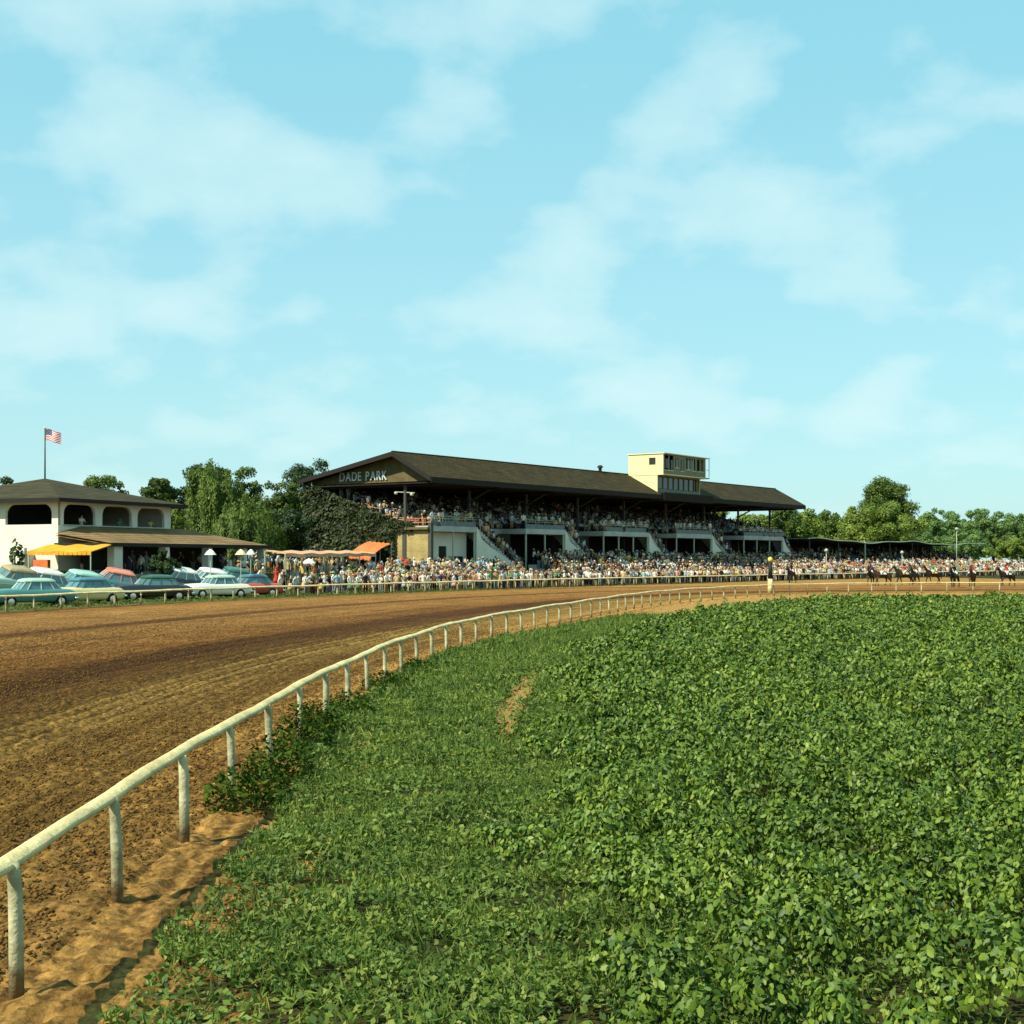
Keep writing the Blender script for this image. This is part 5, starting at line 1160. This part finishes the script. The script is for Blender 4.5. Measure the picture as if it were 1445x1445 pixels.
HL = [(1117, 172, 20, 'horse_bay', 'black', 'red', 'lone dark horse left of the main string'), (1229, 160, 8, 'horse_bay', 'navy', 'white', 'dark horse leading the left pair'), (1245, 156, 55, 'horse_brown', 'cream', 'white', 'second dark horse of the left pair turned sideways'),
      (1277, 158, 62, 'horse_bay', 'red', 'cream', 'dark horse side on left of the middle lamp'), (1291, 165, 15, 'horse_bay', 'brown', 'white', 'dark horse just behind the side on horse'), (1317, 168, 50, 'horse_bay', 'green', 'yellow', 'dark horse right of the middle lamp'),
      (1347, 147, 12, 'horse_bay', 'black', 'white', 'nearest dark horse close to the inside rail'), (1372, 150, 2, 'horse_brown', 'red', 'navy', 'dark horse second from the right coming head on'), (1421, 153, 40, 'horse_bay', 'red', 'white', 'dark horse at the far right of the string')]
for i, (px, Y, da, cm, silk, cloth, lb) in enumerate(HL):
    p = at(px, HY, Y); rot = face_to(p.x, Y, 0, 40)+math.radians(-da); h = link(bpy.data.objects.new('horse', HM[i % 2])); h.location = (p.x, Y, 0.02); h.rotation_euler = (0, 0, rot); h.scale = (1.08,)*3; tag(h, lb, 'horse', 'horses on the track')
    h.material_slots[0].link = 'OBJECT'; h.material_slots[0].material = M[cm]
    s = link(bpy.data.objects.new('saddle_cloth', SM), h); s.material_slots[0].link = 'OBJECT'; s.material_slots[0].material = M['c_'+cloth]
    r = link(bpy.data.objects.new('person', RM)); r.location = (p.x, Y, 1.69); r.rotation_euler = (0, 0, rot); r.material_slots[1].link = 'OBJECT'; r.material_slots[1].material = M['c_'+silk]
    tag(r, 'rider in %s silks, %s' % (silk, lb.replace('dark horse', 'on the dark horse', 1)), 'person', 'riders on the track')

# ======================================================================= light, sky, camera
EL = math.radians(47); SH = Vector((-.78, -.63, 0)).normalized(); SV = SH*math.cos(EL)+Vector((0, 0, math.sin(EL)))
su = bpy.data.lights.new('sun', 'SUN'); su.energy = 4.6; su.angle = math.radians(.5); su.color = (1., .93, .78)
so = bpy.data.objects.new('sun', su); link(so); so.rotation_euler = (-SV).to_track_quat('-Z', 'Y').to_euler(); so.location = (-40, -40, 60)
w = bpy.data.worlds.new('World'); S.world = w; w.use_nodes = True; n = w.node_tree; bg = n.nodes['Background']
sky = n.nodes.new('ShaderNodeTexSky'); sky.sky_type = 'NISHITA'; sky.sun_disc = False; sky.sun_elevation = EL; sky.sun_rotation = math.atan2(SH.x, SH.y)
sky.air_density = 1.0; sky.dust_density = 1.0; sky.ozone_density = 1.0
tc = n.nodes.new('ShaderNodeTexCoord'); sp = n.nodes.new('ShaderNodeSeparateXYZ'); n.links.new(tc.outputs['Generated'], sp.inputs[0])
ad = n.nodes.new('ShaderNodeMath'); ad.operation = 'ADD'; ad.inputs[1].default_value = .42; n.links.new(sp.outputs[2], ad.inputs[0])
dx = n.nodes.new('ShaderNodeMath'); dx.operation = 'DIVIDE'; n.links.new(sp.outputs[0], dx.inputs[0]); n.links.new(ad.outputs[0], dx.inputs[1])
dy = n.nodes.new('ShaderNodeMath'); dy.operation = 'DIVIDE'; n.links.new(sp.outputs[1], dy.inputs[0]); n.links.new(ad.outputs[0], dy.inputs[1])
cb = n.nodes.new('ShaderNodeCombineXYZ'); n.links.new(dx.outputs[0], cb.inputs[0]); n.links.new(dy.outputs[0], cb.inputs[1]); cb.inputs[2].default_value = 6.1
cn = noise(n, cb.outputs[0], 4.6, 9, .5)
cr = ramp_node(n, [(.49, (0, 0, 0)), (.57, (.5, .5, .5)), (.70, (.9, .9, .9))]); n.links.new(cn, cr.inputs[0])
tint = n.nodes.new('ShaderNodeMix'); tint.data_type = 'RGBA'; tint.blend_type = 'MULTIPLY'; tint.inputs[0].default_value = 1.; n.links.new(sky.outputs[0], tint.inputs[6]); tint.inputs[7].default_value = (.70, 1.0, .95, 1)
mx = n.nodes.new('ShaderNodeMix'); mx.data_type = 'RGBA'; mu = n.nodes.new('ShaderNodeMath'); mu.operation = 'MULTIPLY'; mu.inputs[1].default_value = .68
n.links.new(cr.outputs[0], mu.inputs[0]); fl = n.nodes.new('ShaderNodeMix'); fl.data_type = 'RGBA'; fl.inputs[0].default_value = .80; n.links.new(tint.outputs[2], fl.inputs[6]); hr = ramp_node(n, [(.0, (2.75, 3.98, 4.12)), (.12, (2.15, 3.85, 4.15)), (.34, (1.55, 3.6, 4.15)), (1., (1.3, 3.2, 4.0))]); n.links.new(sp.outputs[2], hr.inputs[0]); n.links.new(hr.outputs[0], fl.inputs[7])
n.links.new(mu.outputs[0], mx.inputs[0]); n.links.new(fl.outputs[2], mx.inputs[6]); mx.inputs[7].default_value = (3.7, 4.75, 4.75, 1)
n.links.new(mx.outputs[2], bg.inputs['Color']); bg.inputs['Strength'].default_value = .12
S.view_settings.view_transform = 'Standard'; S.view_settings.look = 'None'; S.view_settings.gamma = 1.; S.view_settings.exposure = .8
cam = bpy.data.cameras.new('camera'); cam.sensor_width = 36; cam.lens = 36*F/1445; cam.shift_y = (HY-722.5)/1445; cam.clip_end = 8000; cam.clip_start = .1
co = bpy.data.objects.new('camera', cam); link(co); co.location = (0, 0, HC); co.rotation_euler = (PI/2, 0, 0); S.camera = co
